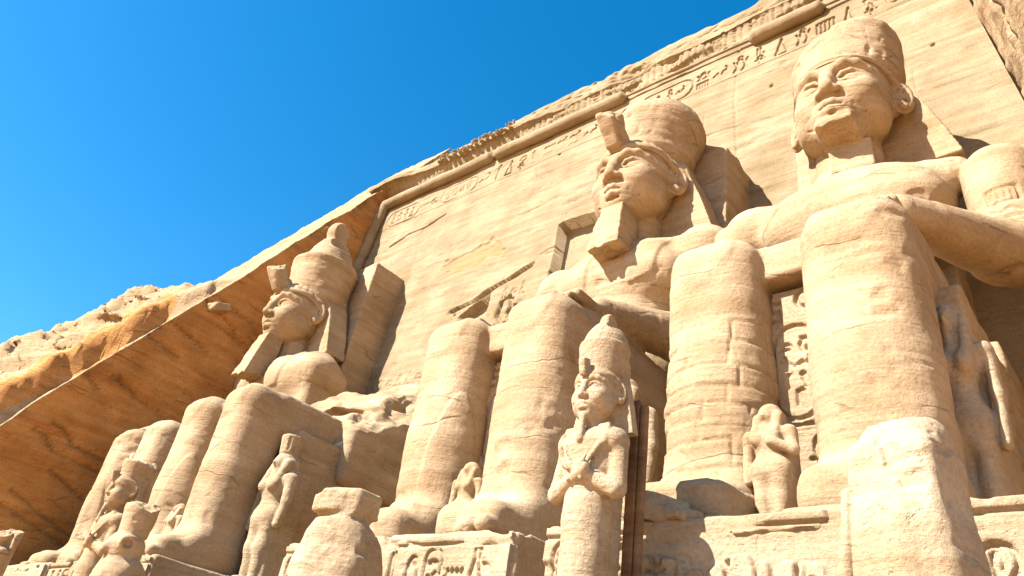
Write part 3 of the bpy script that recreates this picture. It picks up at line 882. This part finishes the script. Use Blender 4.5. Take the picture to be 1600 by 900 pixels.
def make_head(res, opt, seed, wo):
    f = Field((-2.3, -2.35, -2.7), (2.3, 1.4, 2.2), res)
    head_shape(f, opt)
    if opt.get('beard_broken'):
        f.box((0, -1.0, -1.6), (.56, .5, .42), .1, .12)
        f.ell((0, -1.35, -2.2), (.95, .55, .42), .04, 's')
        f.half((0, -1.0, -1.60), (.05, -.30, -.94), .03, .07, .3, seed)
        f.cap((0, .4, -1.2), (0, .5, -2.5), .78, .88, .05)
        f.box((.1, -.2, -2.2), (.62, .45, .6), .05, .04, rot=rotm(rz=8))
    V, Q = f.mesh()
    V = V * np.array([.915, .955, .965]) + np.array([0, -2.6, 14.0])
    return weather(V, Q, wo, amp=.012, strata=.007, pits=.01, seed=seed), Q

def nemes_shape(f, opt=None):
    opt = opt or {}
    f.ell((0, .0, .42), (1.56, 1.62, 1.80))
    f.ell((0, .45, .5), (1.72, 1.80, 1.48), .1)
    def wing(X, Y, Z):
        t = np.clip((1.5 - Z) / 3.6, 0, 1)
        w = 1.55 + (.9 if opt.get('narrow') else 1.3) * t ** .85
        yf = .68 + .02 * t
        q = np.maximum(np.abs(X) - w, np.maximum(yf - Y, Y - (1.35 if opt.get('narrow') else 1.9)))
        q = np.maximum(q, np.maximum(-2.1 - Z, Z - 1.75))
        return (q * .9).astype(f32) + 0 * X * Y * Z
    f.op(wing, (-3.0, -.5, -2.2), (3.0, 1.9, 1.9), .25)
    # face opening
    f.ell((0, -.78, -.5), (3.2, 1.60, 1.56), .04, 's')
    f.box((0, -1.1, -1.4), (3.2, 1.76, 1.15), .03, .03, 's')
    if opt.get('wing_broken'): f.box((-2.6, .5, -.9), (1.05, 2.5, 1.6), .05, .05, 's')
    def band(X, Y, Z):
        e = np.sqrt((X / 1.58) ** 2 + ((Y) / 1.64) ** 2 + ((Z - .42) / 1.82) ** 2) - 1
        return (np.maximum(np.maximum(np.abs(e) * 1.7 - .035, np.abs(Z - 1.12 - .12 * Y * 0) - .11), Y + .25)).astype(f32)
    f.op(band, (-1.8, -1.8, .9), (1.8, .3, 1.4), .03)
def make_nemes(res, opt, seed, wo):
    f = Field((-3.2, -2.1, -4.3), (3.2, 2.2, 2.3), res)
    nemes_shape(f, opt)
    def extra(V, N, P):
        L = V - np.array([0, -2.6, 14.0])
        ph = np.arctan2(L[:, 0], -L[:, 1] + .2)
        st = np.sin(ph * 26)
        on = (L[:, 2] > 1.15) & (L[:, 2] < 2.2)
        return -.018 * on * (st > .3) * (L[:, 1] < .3)
    V, Q = f.mesh()
    V = V * np.array([.925, .955, .965]) + np.array([0, -2.6, 14.0])
    return weather(V, Q, wo, amp=.03, strata=.012, seed=seed, extra=extra), Q

def make_crown(res, kind, seed, wo):
    """statue coordinates; kind: whole / broken / worn"""
    f = Field((-2.6, -5.0, 14.6), (2.6, .6, 21.2), res)
    if kind == 'whole':
        f.cone((0, -1.85), 15.0, 17.75, 1.58, 1.80, rd=.22)
        f.ell((0, -1.7, 15.6), (1.55, 1.6, 1.0), .2)
        f.cone((0, -1.8), 17.2, 19.5, 1.62, .72, .2, rd=.2, bulge=.06)
        f.ell((0, -1.8, 20.1), (.66, .66, .85), .3)
        f.ell((.95, -1.9, 20.1), (.55, 1.3, 1.5), .05, 's')
    elif kind == 'broken':
        f.cone((0, -1.8), 15.0, 18.2, 1.56, 1.80, rd=.9)
        f.ell((.4, -1.5, 17.4), (1.55, 1.6, 1.35), .4)
        f.half((-.5, -2.6, 17.9), (-.42, -.30, .9), .4, .14, .7, seed)
        f.half((.9, -2.4, 18.3), (.30, -.2, .95), .1, .15, .6, seed + 3)
    else:
        f.cone((0, -1.85), 15.0, 18.0, 1.58, 1.70, rd=.75)
        f.half((.2, -2.6, 17.5), (-.30, -.15, .95), .5, .14, .7, seed)
    V, Q = f.mesh()
    return weather(V, Q, wo, amp=.035, strata=.012, pits=.08 if kind != 'whole' else .02, seed=seed, big=.04), Q

def make_uraeus(res, wo, seed):
    f = Field((-.8, -6.0, 14.6), (.8, -3.6, 17.6), res)
    f.box((0, -4.3, 15.72), (.34, .40, .70), .14, rot=rotm(rx=32), taper=-.06)
    f.half((.2, -4.7, 16.0), (.7, -.6, .5), .05, .08, .3, seed + 2)
    f.ell((.0, -3.8, 15.4), (.36, .4, .6), .15)
    f.half((0, -4.4, 16.4), (0, -.5, 1), .03, .06, .3, seed)
    V, Q = f.mesh()
    return weather(V, Q, wo, amp=.03, seed=seed), Q

def make_beard(res, wo, seed, drop=0):
    f = Field((-1.1, -5.4, 9.6), (1.1, -2.6, 12.9), res)
    def b(X, Y, Z):
        t = np.clip((12.6 - Z) / 2.6, 0, 1)
        hw = .40 + .25 * t ** 1.2
        y0 = -3.95 - .55 * t
        q = np.maximum(np.abs(X) - hw, np.maximum(y0 - Y, Y + 3.1))
        return (np.maximum(q, np.maximum(10.55 + .12 * (Y + 4.4) - Z, Z - 12.55)) - .03 + 0 * X).astype(f32)
    f.op(b, (-.9, -4.9, 10.0), (.9, -3, 12.7))
    f.half((0, -4.3, 10.6), (0, .1, -1), .02, .08, .4, seed)
    V, Q = f.mesh()
    V[:, 2] = 12.6 + (V[:, 2] - 12.6) * (1 + drop)
    V[:, 1] -= drop * .8 * np.clip(12.6 - V[:, 2], 0, 9) / 2.5
    return weather(V, Q, wo, amp=.03, strata=.012, pits=.03, seed=seed), Q

def make_throne(res, wo, seed, rel, panel, hw=2.7):
    f = Field((-3.2, -7.1, -.4), (3.2, .7, 6.6), res)
    f.box((0, -2.9, 2.4), (hw, 3.5, 2.7), .08)
    f.box((0, -.8, 3.5), (hw, 1.4, 2.6), .1, .1)
    f.box((0, -6.7, 2.6), (1.2, .62, 2.6), .06, .05)
    def extra(V, N, P):
        d = np.zeros(len(V))
        m = N[:, 0] > .7
        d = d + m * rel.at(V[:, 1], V[:, 2])
        return d
    V, Q = f.mesh()
    return weather(V, Q, wo, amp=.03, strata=.015, pits=.03, seed=seed, extra=extra), Q

def make_back(res, wo, seed, hw, ztop_, ragged):
    f = Field((-3.4, -1.2, 4.5), (3.4, 2.9, 19.4), res)
    f.box((0, .85, 11.4), (hw, 1.55, ztop_ - 11.4), .06, lean=.05)
    if ragged:
        f.half((hw - .6, 0, ztop_ - .5), (.55, -.1, .85), .02, .25, .7, seed)
    if ragged == 2:
        f.half((hw - 1.1, 0, 14.5), (.8, -.2, .6), .02, .5, 1.0, seed)
    V, Q = f.mesh()
    return weather(V, Q, wo, amp=.03, strata=.012, seed=seed), Q

def throne_reliefs(seed):
    rel = Relief(-6.6, .6, -.2, 5.4, .04)
    rel.line([(-6.2, 4.4), (.4, 4.4)], .04, .08)
    rel.cartouche(-2.6, .6, .8, 2.0, .05, .1, 3, seed); rel.cartouche(-3.8, .6, .8, 2.0, .05, .1, 3, seed + 1)
    rel.line(arc(-2.2, 3.5, .42, .42), .05, .11); rel.line(arc(-3.4, 3.4, .38, .38), .05, .11)
    rel.line(arc(-2.2, 3.5, .25, .25), .03, .06)
    pan = Relief(-1.0, 1.0, -.2, 5.4, .018)
    pan.glyph('sun', .0, 4.55, .55, .5, .04, .09); pan.glyph('man', -.75, 4.4, .6, .7, .04, .09)
    pan.cartouche(-.42, 2.35, .84, 1.9, .042, .07, 4, seed + 2)
    pan.line([(-.5, 2.15), (.5, 2.15)], .03, .06)
    pan.glyph('tri', -.6, 1.2, .5, .75, .035, .08); pan.glyph('ankh', .05, 1.2, .5, .8, .035, .08)
    pan.line([(-.6, 0), (-.6, 5)], .025, .05); pan.line([(.6, 0), (.6, 5)], .025, .05)
    return rel, pan

def bracelet(seed):
    r = Relief(-.9, .9, -.9, .9, .03)
    r.line([(-.35, .35), (.3, .4), (.32, -.05), (-.3, -.1), (-.35, .35)], .035, .07)
    for k in range(4): r.line([(-.22 + .14 * k, .28), (-.22 + .14 * k, .02)], .03, .06)
    r.line([(-.35, -.3), (-.1, -.42), (.1, -.28), (.3, -.4)], .03, .06); r.line([(-.3, -.55), (.3, -.55)], .03, .06)
    return r

def colossus(loc, label, opt, seed, res_b, res_h):
    wo = loc
    root = thing('seated_colossus', label, 'statue', loc, 'seated colossi along the temple front')
    V, Q = make_body(res_b, opt, seed, wo); link_mesh('body', V, Q, M_BODY, root)
    rel, pan = throne_reliefs(seed)
    V, Q = make_throne(.05, wo, seed + 1, rel, pan, opt.get('throne_hw', 2.7)); link_mesh('throne', V, Q, M_BODY, root)
    pu, pv = np.arange(-.9, .9, .018), np.arange(-.1, 5.05, .018)
    UU, VV = np.meshgrid(pu, pv, indexing='ij')
    Pp = np.stack([UU + wo[0], 0 * UU - 7, VV], -1).reshape(-1, 3).astype(f32)
    slab_panel('inscribed_panel', pu, pv, .012 * fbm(Pp, .7, seed, 3).reshape(UU.shape) - pan.at(UU, VV), lambda U, V, D: np.stack([U - .24, -7.5 + D, V], -1), M_PALE, root)
    if opt.get('torso', True):
        V, Q = make_head(res_h, opt, seed + 2, wo); link_mesh('head', V, Q, M_BODY, root)
        V, Q = make_nemes(.05, opt, seed + 3, wo); link_mesh('headcloth', V, Q, M_BODY, root)
        V, Q = make_crown(.05, opt['crown'], seed + 4, wo); link_mesh('crown', V, Q, M_BODY, root)
        if opt.get('uraeus'):
            V, Q = make_uraeus(.04, wo, seed + 5); link_mesh('cobra_emblem', V, Q, M_BODY, root)
        if not opt.get('beard_broken'):
            V, Q = make_beard(.04, wo, seed + 6, opt.get('beard_drop', 0)); link_mesh('beard', V, Q, M_BODY, root)
        for ch in root.children:
            if ch.name.split('.')[0] not in ('body', 'throne'): ch.location = (opt.get('head_dx', 0), opt.get('head_dy', 0), 0)
        V, Q = make_back(.06, wo, seed + 7, opt['back_hw'], opt['back_top'], opt.get('ragged', 0)); link_mesh('back_slab', V, Q, M_BODY, root)
    return root

S1, S2, S3, S4 = (-13.7, 0, 0), (-6.5, 0, 0), (6.3, 0, 0), (13.55, 0, 0)
colossus(S4, 'nearest seated colossus with its beard broken off and a huge foreleg', dict(beard_broken=True, crown='worn', back_hw=2.0, back_top=15.8, ragged=2, blocks=True, wing_broken=True, plain_breast=True, arm_x=3.5, arm_z=.45, head_dx=.25, shoulder_broken=True,
         stamps=[(bracelet(1), 3.5, 0, 9.2, .9)]), 100, .042, .035)
colossus(S3, 'middle seated colossus with long beard and a broken rounded crown', dict(crown='broken', uraeus=True, head_dx=.3, back_hw=2.75, back_top=17.9, ragged=1), 200, .05, .035)
colossus(S2, 'headless seated colossus whose upper body has broken away above the lap', dict(torso=False), 300, .06, .05)
colossus(S1, 'farthest seated colossus with tall double crown ending in a knob', dict(crown='whole', uraeus=True, back_hw=2.4, back_top=18.4, ragged=0, no_arm=True, shoulder_stump=True, leg_dy=.6, beard_drop=.28), 400, .06, .05)

# ------------------------------------------------------------------ pedestals under the colossi
def pedestal(x0, x1, label, seed, y0=-10.0, zt=-.05, glyph=True):
    lo, hi = np.array((x0, y0, -2.62)), np.array((x1, -.3, zt))
    f = Field(lo - .4, hi + .4, .045)
    f.box((lo + hi) / 2, (hi - lo) / 2, .1)
    rel = Relief(x0, x1, -2.7, zt + .2, .022)
    r = np.random.default_rng(seed)
    if glyph:
        u = x0 + .25
        while u < x1 - .7:
            if r.random() < .3: rel.cartouche(u, -1.35, .42, 1.0, .028, .08, 3, int(r.integers(999))); u += .55
            else: rel.glyph(GK[r.integers(len(GK))], u, -1.3, .42, .95, .032, .09); u += .52
        rel.line([(x0, -.28), (x1, -.28)], .03, .07)
    def extra(V, N, P):
        d = -.05 * chip(P, (1.3, 1.0, .5), seed, .5) - .10 * chip(P, (.6, .6, .4), seed + 3, .5) * (V[:, 2] > zt - .4)
        return d
    V, Q = f.mesh()
    V = weather(V, Q, (0, 0, 0), amp=.02, strata=.015, pits=.03, seed=seed, extra=extra, big=.03)
    o = link_mesh('statue_pedestal', V, Q, M_PALE)
    pu, pv = np.arange(x0 + .06, x1 - .06, .022), np.arange(-2.55, zt - .06, .022)
    UU, VV = np.meshgrid(pu, pv, indexing='ij')
    Pp = np.stack([UU, 0 * UU + y0, VV], -1).reshape(-1, 3).astype(f32)
    D = .02 * fbm(Pp, .7, seed + 7, 3) + .09 * chip(Pp, (1.0, 1.0, .5), seed + 8, .3) + .25 * chip(Pp, (.9, 1, .5), seed + 9, .15) * smoothstep(zt - .35, zt - .1, Pp[:, 2])
    slab_panel('inscribed_face', pu, pv, D.reshape(UU.shape) - rel.at(UU, VV), lambda U, V, D: np.stack([U, y0 - .07 + D, V], -1), M_PALE, o)
    tag(o, label, 'pedestal', 'carved pedestals under the seated colossi')
    return o
pedestal(10.2, 17.0, 'carved pedestal of pale stone under the nearest colossus without a beard', 11)
pedestal(3.0, 9.6, 'inscribed pedestal with deep hieroglyphs under the middle bearded colossus', 12)
pedestal(-9.9, -3.1, 'inscribed pedestal under the headless colossus with the broken trunk', 13)
pedestal(-16.9, -10.3, 'worn pedestal edge under the farthest colossus, against the dark side wall', 14, glyph=False)

# ------------------------------------------------------------------ small standing figures
def standing(H, opt, res, seed, wo):
    """a queen or princess, feet at 0, facing -y, heights as shares of H"""
    h = H
    f = Field((-.26 * h, -.24 * h, -.02 * h), (.26 * h, .22 * h, 1.3 * h), res)
    for s in (-1, 1):
        f.chain([(.055 * s * h, 0, .03 * h), (.06 * s * h, 0, .27 * h), (.07 * s * h, 0, .5 * h)], [.04 * h, .055 * h, .08 * h], .05 * h)
        f.box((.06 * s * h, -.05 * h, .022 * h), (.04 * h, .1 * h, .025 * h), .01 * h, .02 * h)
    f.ell((0, 0, .5 * h), (.135 * h, .09 * h, .1 * h), .05 * h)
    f.ell((0, 0, .62 * h), (.095 * h, .075 * h, .12 * h), .05 * h)
    f.ell((0, -.005 * h, .72 * h), (.135 * h, .085 * h, .09 * h), .05 * h)
    for s in (-1, 1):
        f.ell((.055 * s * h, -.075 * h, .715 * h), (.045 * h, .04 * h, .045 * h), .02 * h)
        f.ell((.15 * s * h, 0, .775 * h), (.05 * h, .055 * h, .045 * h), .04 * h)
        if s == 1 and opt.get('arm_up'):
            f.chain([(.165 * h, 0, .77 * h), (.19 * h, -.01 * h, .62 * h), (.06 * h, -.1 * h, .68 * h)], [.045 * h, .04 * h, .03 * h], .02 * h)
        else:
            f.chain([(.17 * s * h, 0, .77 * h), (.185 * s * h, 0, .6 * h), (.175 * s * h, -.02 * h, .43 * h)], [.045 * h, .038 * h, .034 * h], .015 * h)
    if opt.get('head', True):
        f.cap((0, -.01 * h, .78 * h), (0, -.02 * h, .88 * h), .06 * h, .055 * h, .03 * h)
        f.ell((0, -.015 * h, .905 * h), (.062 * h, .075 * h, .085 * h))
        f.ell((0, -.085 * h, .895 * h), (.014 * h, .02 * h, .025 * h), .01 * h)
        f.ell((0, .02 * h, .93 * h), (.088 * h, .085 * h, .082 * h), .01 * h)
        f.box((0, .045 * h, .83 * h), (.1 * h, .045 * h, .12 * h), .03 * h, .02 * h)
        for s in (-1, 1):
            f.cap((.085 * s * h, -.02 * h, .9 * h), (.08 * s * h, -.075 * h, .72 * h), .036 * h, .03 * h, .02 * h)
        f.ell((0, -.1 * h, .87 * h), (.05 * h, .04 * h, .06 * h), .0, 's') if False else None
    if opt.get('modius'):
        f.cone((0, .01 * h), .98 * h, 1.13 * h, .075 * h, .085 * h, .01 * h)
    f.box((0, .1 * h, .42 * h), (.13 * h, .09 * h, .44 * h), .02 * h, .03 * h)
    def extra(V, N, P):
        d = np.zeros(len(V))
        if opt.get('modius'):
            a = np.arctan2(V[:, 0], -V[:, 1])
            d = d - .03 * (V[:, 2] > 1.0 * h) * (V[:, 2] < 1.11 * h) * (np.sin(a * 9) > .4)
        return d
    V, Q = f.mesh()
    if opt.get('cut'):
        pass
    return weather(V, Q, wo, amp=.02, strata=.008, pits=.02, seed=seed, extra=extra), Q

def small_statue(loc, H, label, opt, seed, mat, rz=0.0, res=.03, sx=1.0):
    V, Q = standing(H, opt, res, seed, loc)
    V = V * np.array([sx, 1, 1])
    o = link_mesh('standing_statue', V, Q, mat)
    o.location = loc; o.rotation_euler[2] = R(rz)
    tag(o, label, 'statue', 'small standing figures beside the colossal legs')
    return o
small_statue((S4[0] - .12, -8.55, -.05), 2.2, 'small worn standing figure with one bent arm between the nearest colossal legs', dict(arm_up=True), 31, M_BODY, -8)
small_statue((S3[0] + .22, -8.3, 0), 2.05, 'small worn princess with long sidelock between the legs of the middle colossus', dict(), 32, M_BODY)
small_statue((S2[0] + .1, -8.3, 0), 2.1, 'small worn figure in shade between the legs of the headless colossus', dict(), 33, M_BODY)
small_statue((S2[0] + 3.15, -6.9, -.2), 4.2, 'queen statue with tall carved crown beside the headless colossus throne', dict(modius=True), 34, M_PALE)
small_statue((S4[0] + 2.42, -6.65, -.2), 4.7, 'narrow sunlit queen statue in the dark corner right of the nearest colossal leg', dict(), 35, M_PALE, res=.035, sx=.58)
small_statue((S3[0] + 3.1, -6.9, -.2), 4.4, 'half shaded queen statue at the throne corner behind the tall crossed-arm statue', dict(), 36, M_PALE, res=.035)

# ------------------------------------------------------------------ mummy-shaped statues with crossed arms on the terrace edge
def osiride_mesh(res, seed, wo, opt):
    """feet at 0, chin at 3.6, 5.75 tall with crown; about a local origin"""
    f = Field((-1.1, -1.1, -.95), (1.1, 1.0, 6.1), res)
    f.box((0, .1, -.35), (.62, .75, .55), .05)
    f.chain([(0, -.12, .3), (0, -.02, 1.2), (0, -.02, 1.9), (0, 0, 2.5)], [.40, .43, .45, .42], .1)
    f.cone((0, 0), .1, 2.5, .43, .48, .1, rd=.1, sy=.85)
    f.box((0, -.35, .25), (.34, .35, .22), .15, .15)
    f.ell((0, -.02, 2.78), (.58, .40, .5), .15)
    f.ell((0, -.02, 3.15), (.66, .44, .35), .2)
    for s in (-1, 1):
        f.ell((.56 * s, 0, 3.22), (.24, .3, .24), .15)
        f.cap((.60 * s, .02, 3.15), (.70 * s, -.08, 2.35), .19, .18, .06)
        f.cap((.69 * s, -.15, 2.32), (-.12 * s, -.50, 2.62 + .05 * s), .17, .125, .02)
        f.ell((-.2 * s, -.53, 2.68 + .05 * s), (.13, .11, .13), .03)
        for t in range(4):
            f.cap((-.12 * s - .045 * t * s, -.61, 2.6 + .04 * t), (-.2 * s - .035 * t * s, -.63, 2.72 + .03 * t), .03, .026, .01)
    f.chain([(-.14, -.53, 2.45), (-.2, -.50, 2.7), (-.4, -.37, 3.05), (-.53, -.28, 3.2), (-.56, -.3, 3.3), (-.48, -.33, 3.33)], .04, .02)     # crook
    f.chain([(.16, -.53, 2.45), (.2, -.50, 2.7), (.4, -.37, 3.05), (.54, -.22, 3.25)], .045, .02)                     # flail
    f.cap((0, -.02, 3.35), (0, -.05, 3.75), .24, .24, .12)
    c = np.array((0, -.1, 3.98))
    def q(x, y, z): return tuple(c + np.array((x, y, z)))
    HK = (0, .0, 4.1)
    head_shape(Sub(f, HK, .315))
    g = Field((-1.1, -1.1, -.95), (1.1, 1.0, 6.1), res)
    nemes_shape(Sub(g, HK, .315), dict(narrow=True))
    f.F = np.minimum(f.F, g.F)
    f.chain([q(0, -.32, -.36), q(0, -.36, -.80)], [.07, .085], .03)                     # beard
    for s in (-1, 1): f.box((.40 * s, -.24, 3.28), (.15, .09, .22), .05, .05, rot=rotm(rx=-18))
    if opt.get('crown', True):
        f.cone((0, .12), 4.55, 5.2, .47, .56, .02, rd=.05)
        f.cone((0, .16), 5.1, 5.72, .50, .22, .03, rd=.06, bulge=.1)
        f.ell((0, .2, 5.8), (.2, .2, .2), .06)
        f.ell((.24, .22, 5.8), (.15, .4, .55), .02, 's')
        f.box(q(0, -.42, .56), (.08, .12, .17), .04, rot=rotm(rx=15))
    f.box((0, .38, 2.5), (.4, .22, 2.5), .05, .05)                               # back pillar
    if opt.get('crown', True): f.box((0, .5, 4.9), (.2, .18, .5), .05, .05)
    if opt.get('topcut'): f.half(opt['topcut'][0], opt['topcut'][1], .02, .1, .3, seed)
    V, Q = f.mesh()
    return weather(V, Q, wo, amp=.012, strata=.004, seed=seed), Q

def osiride(loc, label, opt, seed, scale=1.0, rz=0, mat=None, res=.03):
    V, Q = osiride_mesh(res, seed, loc, opt)
    o = link_mesh('osiride_statue', V * np.array([scale * .87, scale * .9, scale]), Q, mat or M_PALE)
    o.location = loc; o.rotation_euler[2] = R(rz)
    tag(o, label, 'statue', 'crossed-arm statues on the terrace edge')
    return o
osiride((11.92, -11.3, -2.02), 'tall pale statue with crossed arms and double crown on the terrace edge', {}, 41, .82, res=.021)
osiride((-2.7, -11.6, -2.45), 'worn crossed-arm statue with broken crown before the far colossus legs', dict(topcut=((0, 0, 5.15), (.25, -.1, 1)), crown=True), 42, .85, mat=M_BODY, res=.04)
osiride((-9.5, -11.8, -2.55), 'small broken statue stump at the far left end of the terrace edge', dict(topcut=((0, 0, 4.1), (.2, -.3, 1)), crown=True), 43, .7, mat=M_BODY, res=.05)

# ------------------------------------------------------------------ falcons
def falcon_mesh(res, seed, wo, kind):
    f = Field((-1.0, -1.2, -.1), (1.0, 1.2, 4.2), res)
    f.box((0, .05, .12), (.75, .95, .14), .05)
    f.ell((0, .05, 1.15), (.66, .62, 1.05), .1)
    f.ell((0, -.02, 1.75), (.60, .52, .6), .3)
    f.box((0, .6, .7), (.4, .35, .6), .2, .3, rot=rotm(rx=-20))
    for s in (-1, 1):
        f.ell((.5 * s, .12, 1.2), (.24, .55, .95), .08, rot=rotm(rx=-6))
        f.cap((.3 * s, -.4, .7), (.3 * s, -.5, .15), .2, .15, .1)
        for t in range(3): f.cap((.3 * s + (t - 1) * .12, -.5, .27), (.3 * s + (t - 1) * .14, -.8, .25), .07, .05, .02)
    if kind == 'crown':
        f.ell((0, -.05, 2.45), (.5, .5, .45), .2)
        f.ell((0, -.48, 2.36), (.13, .18, .13), .1); f.ell((0, -.6, 2.27), (.08, .08, .11), .06)
        for s in (-1, 1):
            f.ell((.42 * s, -.2, 2.5), (.12, .24, .22), .03)
            f.ell((.47 * s, -.22, 2.5), (.08, .16, .13), .02, 's')
        f.cone((0, .02), 2.75, 3.75, .38, .46, .04, rd=.05)
        f.half((.1, 0, 3.6), (.3, -.2, .9), .02, .08, .3, seed)
    elif kind == 'cap':
        f.ell((0, .02, 1.45), (.74, .64, .9), .15)
        f.ell((0, 0, 2.05), (.56, .5, .40), .2)
        f.box((0, -.02, 2.56), (.47, .47, .27), .14, .05, rot=rotm(rx=6, rz=12))
        f.box((0, -.48, 2.30), (.7, .12, .03), .015, .03, 's')
        f.half((-.2, -.4, 2.74), (-.3, -.5, .8), .04, .09, .25, seed)
        f.half((.42, -.42, 1.6), (.55, -.8, .12), .12, .04, .3, seed + 2)
    else:                       # broken head
        f.box((0, .1, 1.5), (.60, .58, 1.2), .16, .15, taper=.012)
        f.box((.02, .12, 2.55), (.60, .46, .62), .42, .2)
        f.ell((0, .1, 2.6), (.56, .45, .62), .1)
        f.half((0, 0, 3.1), (-.06, -.15, 1), .35, .05, .35, seed)
        f.half((.1, -.52, 2.5), (-.05, -.95, .3), .06, .06, .3, seed + 1)
        f.chain([(-.62, -.35, 2.1), (-.72, -.42, 1.2), (-.62, -.42, .2)], [.10, .1, .1], .02)
        f.chain([(-.54, -.47, 2.15), (-.6, -.55, 1.2), (-.5, -.55, .2)], [.035, .035, .035], .03, 's')
    V, Q = f.mesh()
    ex = (lambda V, N, P: -.03 * chip(P, (.3, .3, .25), seed, .4) * (V[:, 2] > 2.1)) if kind != 'crown' else None
    return weather(V, Q, wo, amp=.03, strata=.01, pits=.05, seed=seed, big=.03, extra=ex), Q
def falcon(loc, label, kind, seed, scale, rz=0, mat=None, res=.03, sx=1.0):
    V, Q = falcon_mesh(res, seed, loc, kind)
    o = link_mesh('falcon_statue', V * np.array([scale * sx, scale, scale]), Q, mat or M_PALE)
    o.location = loc; o.rotation_euler[2] = R(rz)
    tag(o, label, 'statue', 'falcon statues on the terrace edge')
    return o
falcon((16.14, -12.0, -2.68), 'large pale falcon statue with its head broken off, nearest the camera', 'broken', 51, .90, -6, res=.022, sx=.78)
falcon((7.1, -11.7, -2.6), 'squat pale falcon statue with a loose-looking block for a head', 'cap', 52, 1.0, 0)
falcon((-.75, -11.8, -2.6), 'small worn falcon statue with a round eye and tall cylindrical crown', 'crown', 53, .86, 0, M_BODY)

# ------------------------------------------------------------------ timber prop and loose stone
wp = thing('timber_prop', 'dark weathered timber beam standing against the back of the tall crossed-arm statue', 'beam', (12.26, -10.74, -2.6))
for nm, x, w, hgt in (('plank', 0, .09, 4.1), ('plank', .15, .05, 4.0)):
    f = Field((-.4, -.2, -.1), (.4, .2, 4.4), .03)
    f.box((x, 0, hgt / 2), (w, .06, hgt / 2), .015)
    V, Q = f.mesh()
    link_mesh(nm, weather(V, Q, (0, 0, 0), amp=.008, strata=0, seed=5), Q, M_WOOD, wp)

def pigeon(loc, label, rz):
    f = Field((-.16, -.3, -.02), (.16, .3, .34), .012)
    f.ell((0, .02, .17), (.075, .15, .075), .0, rot=rotm(rx=-24)).ell((0, -.12, .255), (.045, .055, .048), .05).cap((0, -.16, .25), (0, -.195, .242), .014, .006, .01)
    f.box((0, .2, .085), (.04, .1, .012), .01, .04, rot=rotm(rx=-26))
    for s in (-1, 1): f.cap((.03 * s, .01, .12), (.03 * s, .0, .0), .011, .011, .02); f.cap((.03 * s, .0, .008), (.03 * s, -.05, .008), .009)
    V, Q = f.mesh()
    m = stone('grey_bird_feathers', (.36, .33, .29), (.42, .39, .35), (.28, .25, .22), bump=.1)
    o = link_mesh('bird', V * 1.5, Q, m); o.location = loc; o.rotation_euler[2] = R(rz)
    tag(o, label, 'bird')
pigeon((-3.95, -4.6, 4.98), 'small grey bird standing on the throne ledge of the headless colossus', 120)
for k, (x, y, z, r, lb) in enumerate([(12.15, -9.75, -.1, .32, 'angular loose stone lying behind the timber beam on the pedestal'), (12.6, -9.85, -.12, .2, 'smaller loose stone beside the angular one on the nearest pedestal edge')]):
    f = Field((-.7, -.7, -.6), (.7, .7, .6), .03)
    f.box((0, 0, 0), (r * 1.3, r, r * .7), .06, rot=rotm(10 * k, 8, 25 + 40 * k))
    f.half((r * .6, -r * .5, r * .3), (.6, -.5, .5), .02, .04, .2, k)
    V, Q = f.mesh()
    o = link_mesh('rock_fragment', weather(V, Q, (x, y, z), amp=.03, pits=.03, seed=k), Q, M_PALE); o.location = (x, y, z + r * .6)
    tag(o, lb, 'stone', 'loose stones on the pedestal')

f = Field((-.8, -1.2, -.6), (.8, 1.2, .6), .05)
f.box((0, 0, 0), (.34, .55, .2), .08, rot=rotm(rx=24))
f.half((0, -.45, 0), (.2, -1, .2), .02, .08, .3, 3)
V, Q = f.mesh()
o = link_mesh('rock_ledge', weather(V, Q, (-17, -5.5, 13), amp=.05, pits=.03, seed=4), Q, M_HILL); o.location = (edge_l(14.2) + .1, -5.3, 14.2)
tag(o, 'short sunlit stub of rock jutting from the dark side wall above the far colossus', 'rock')
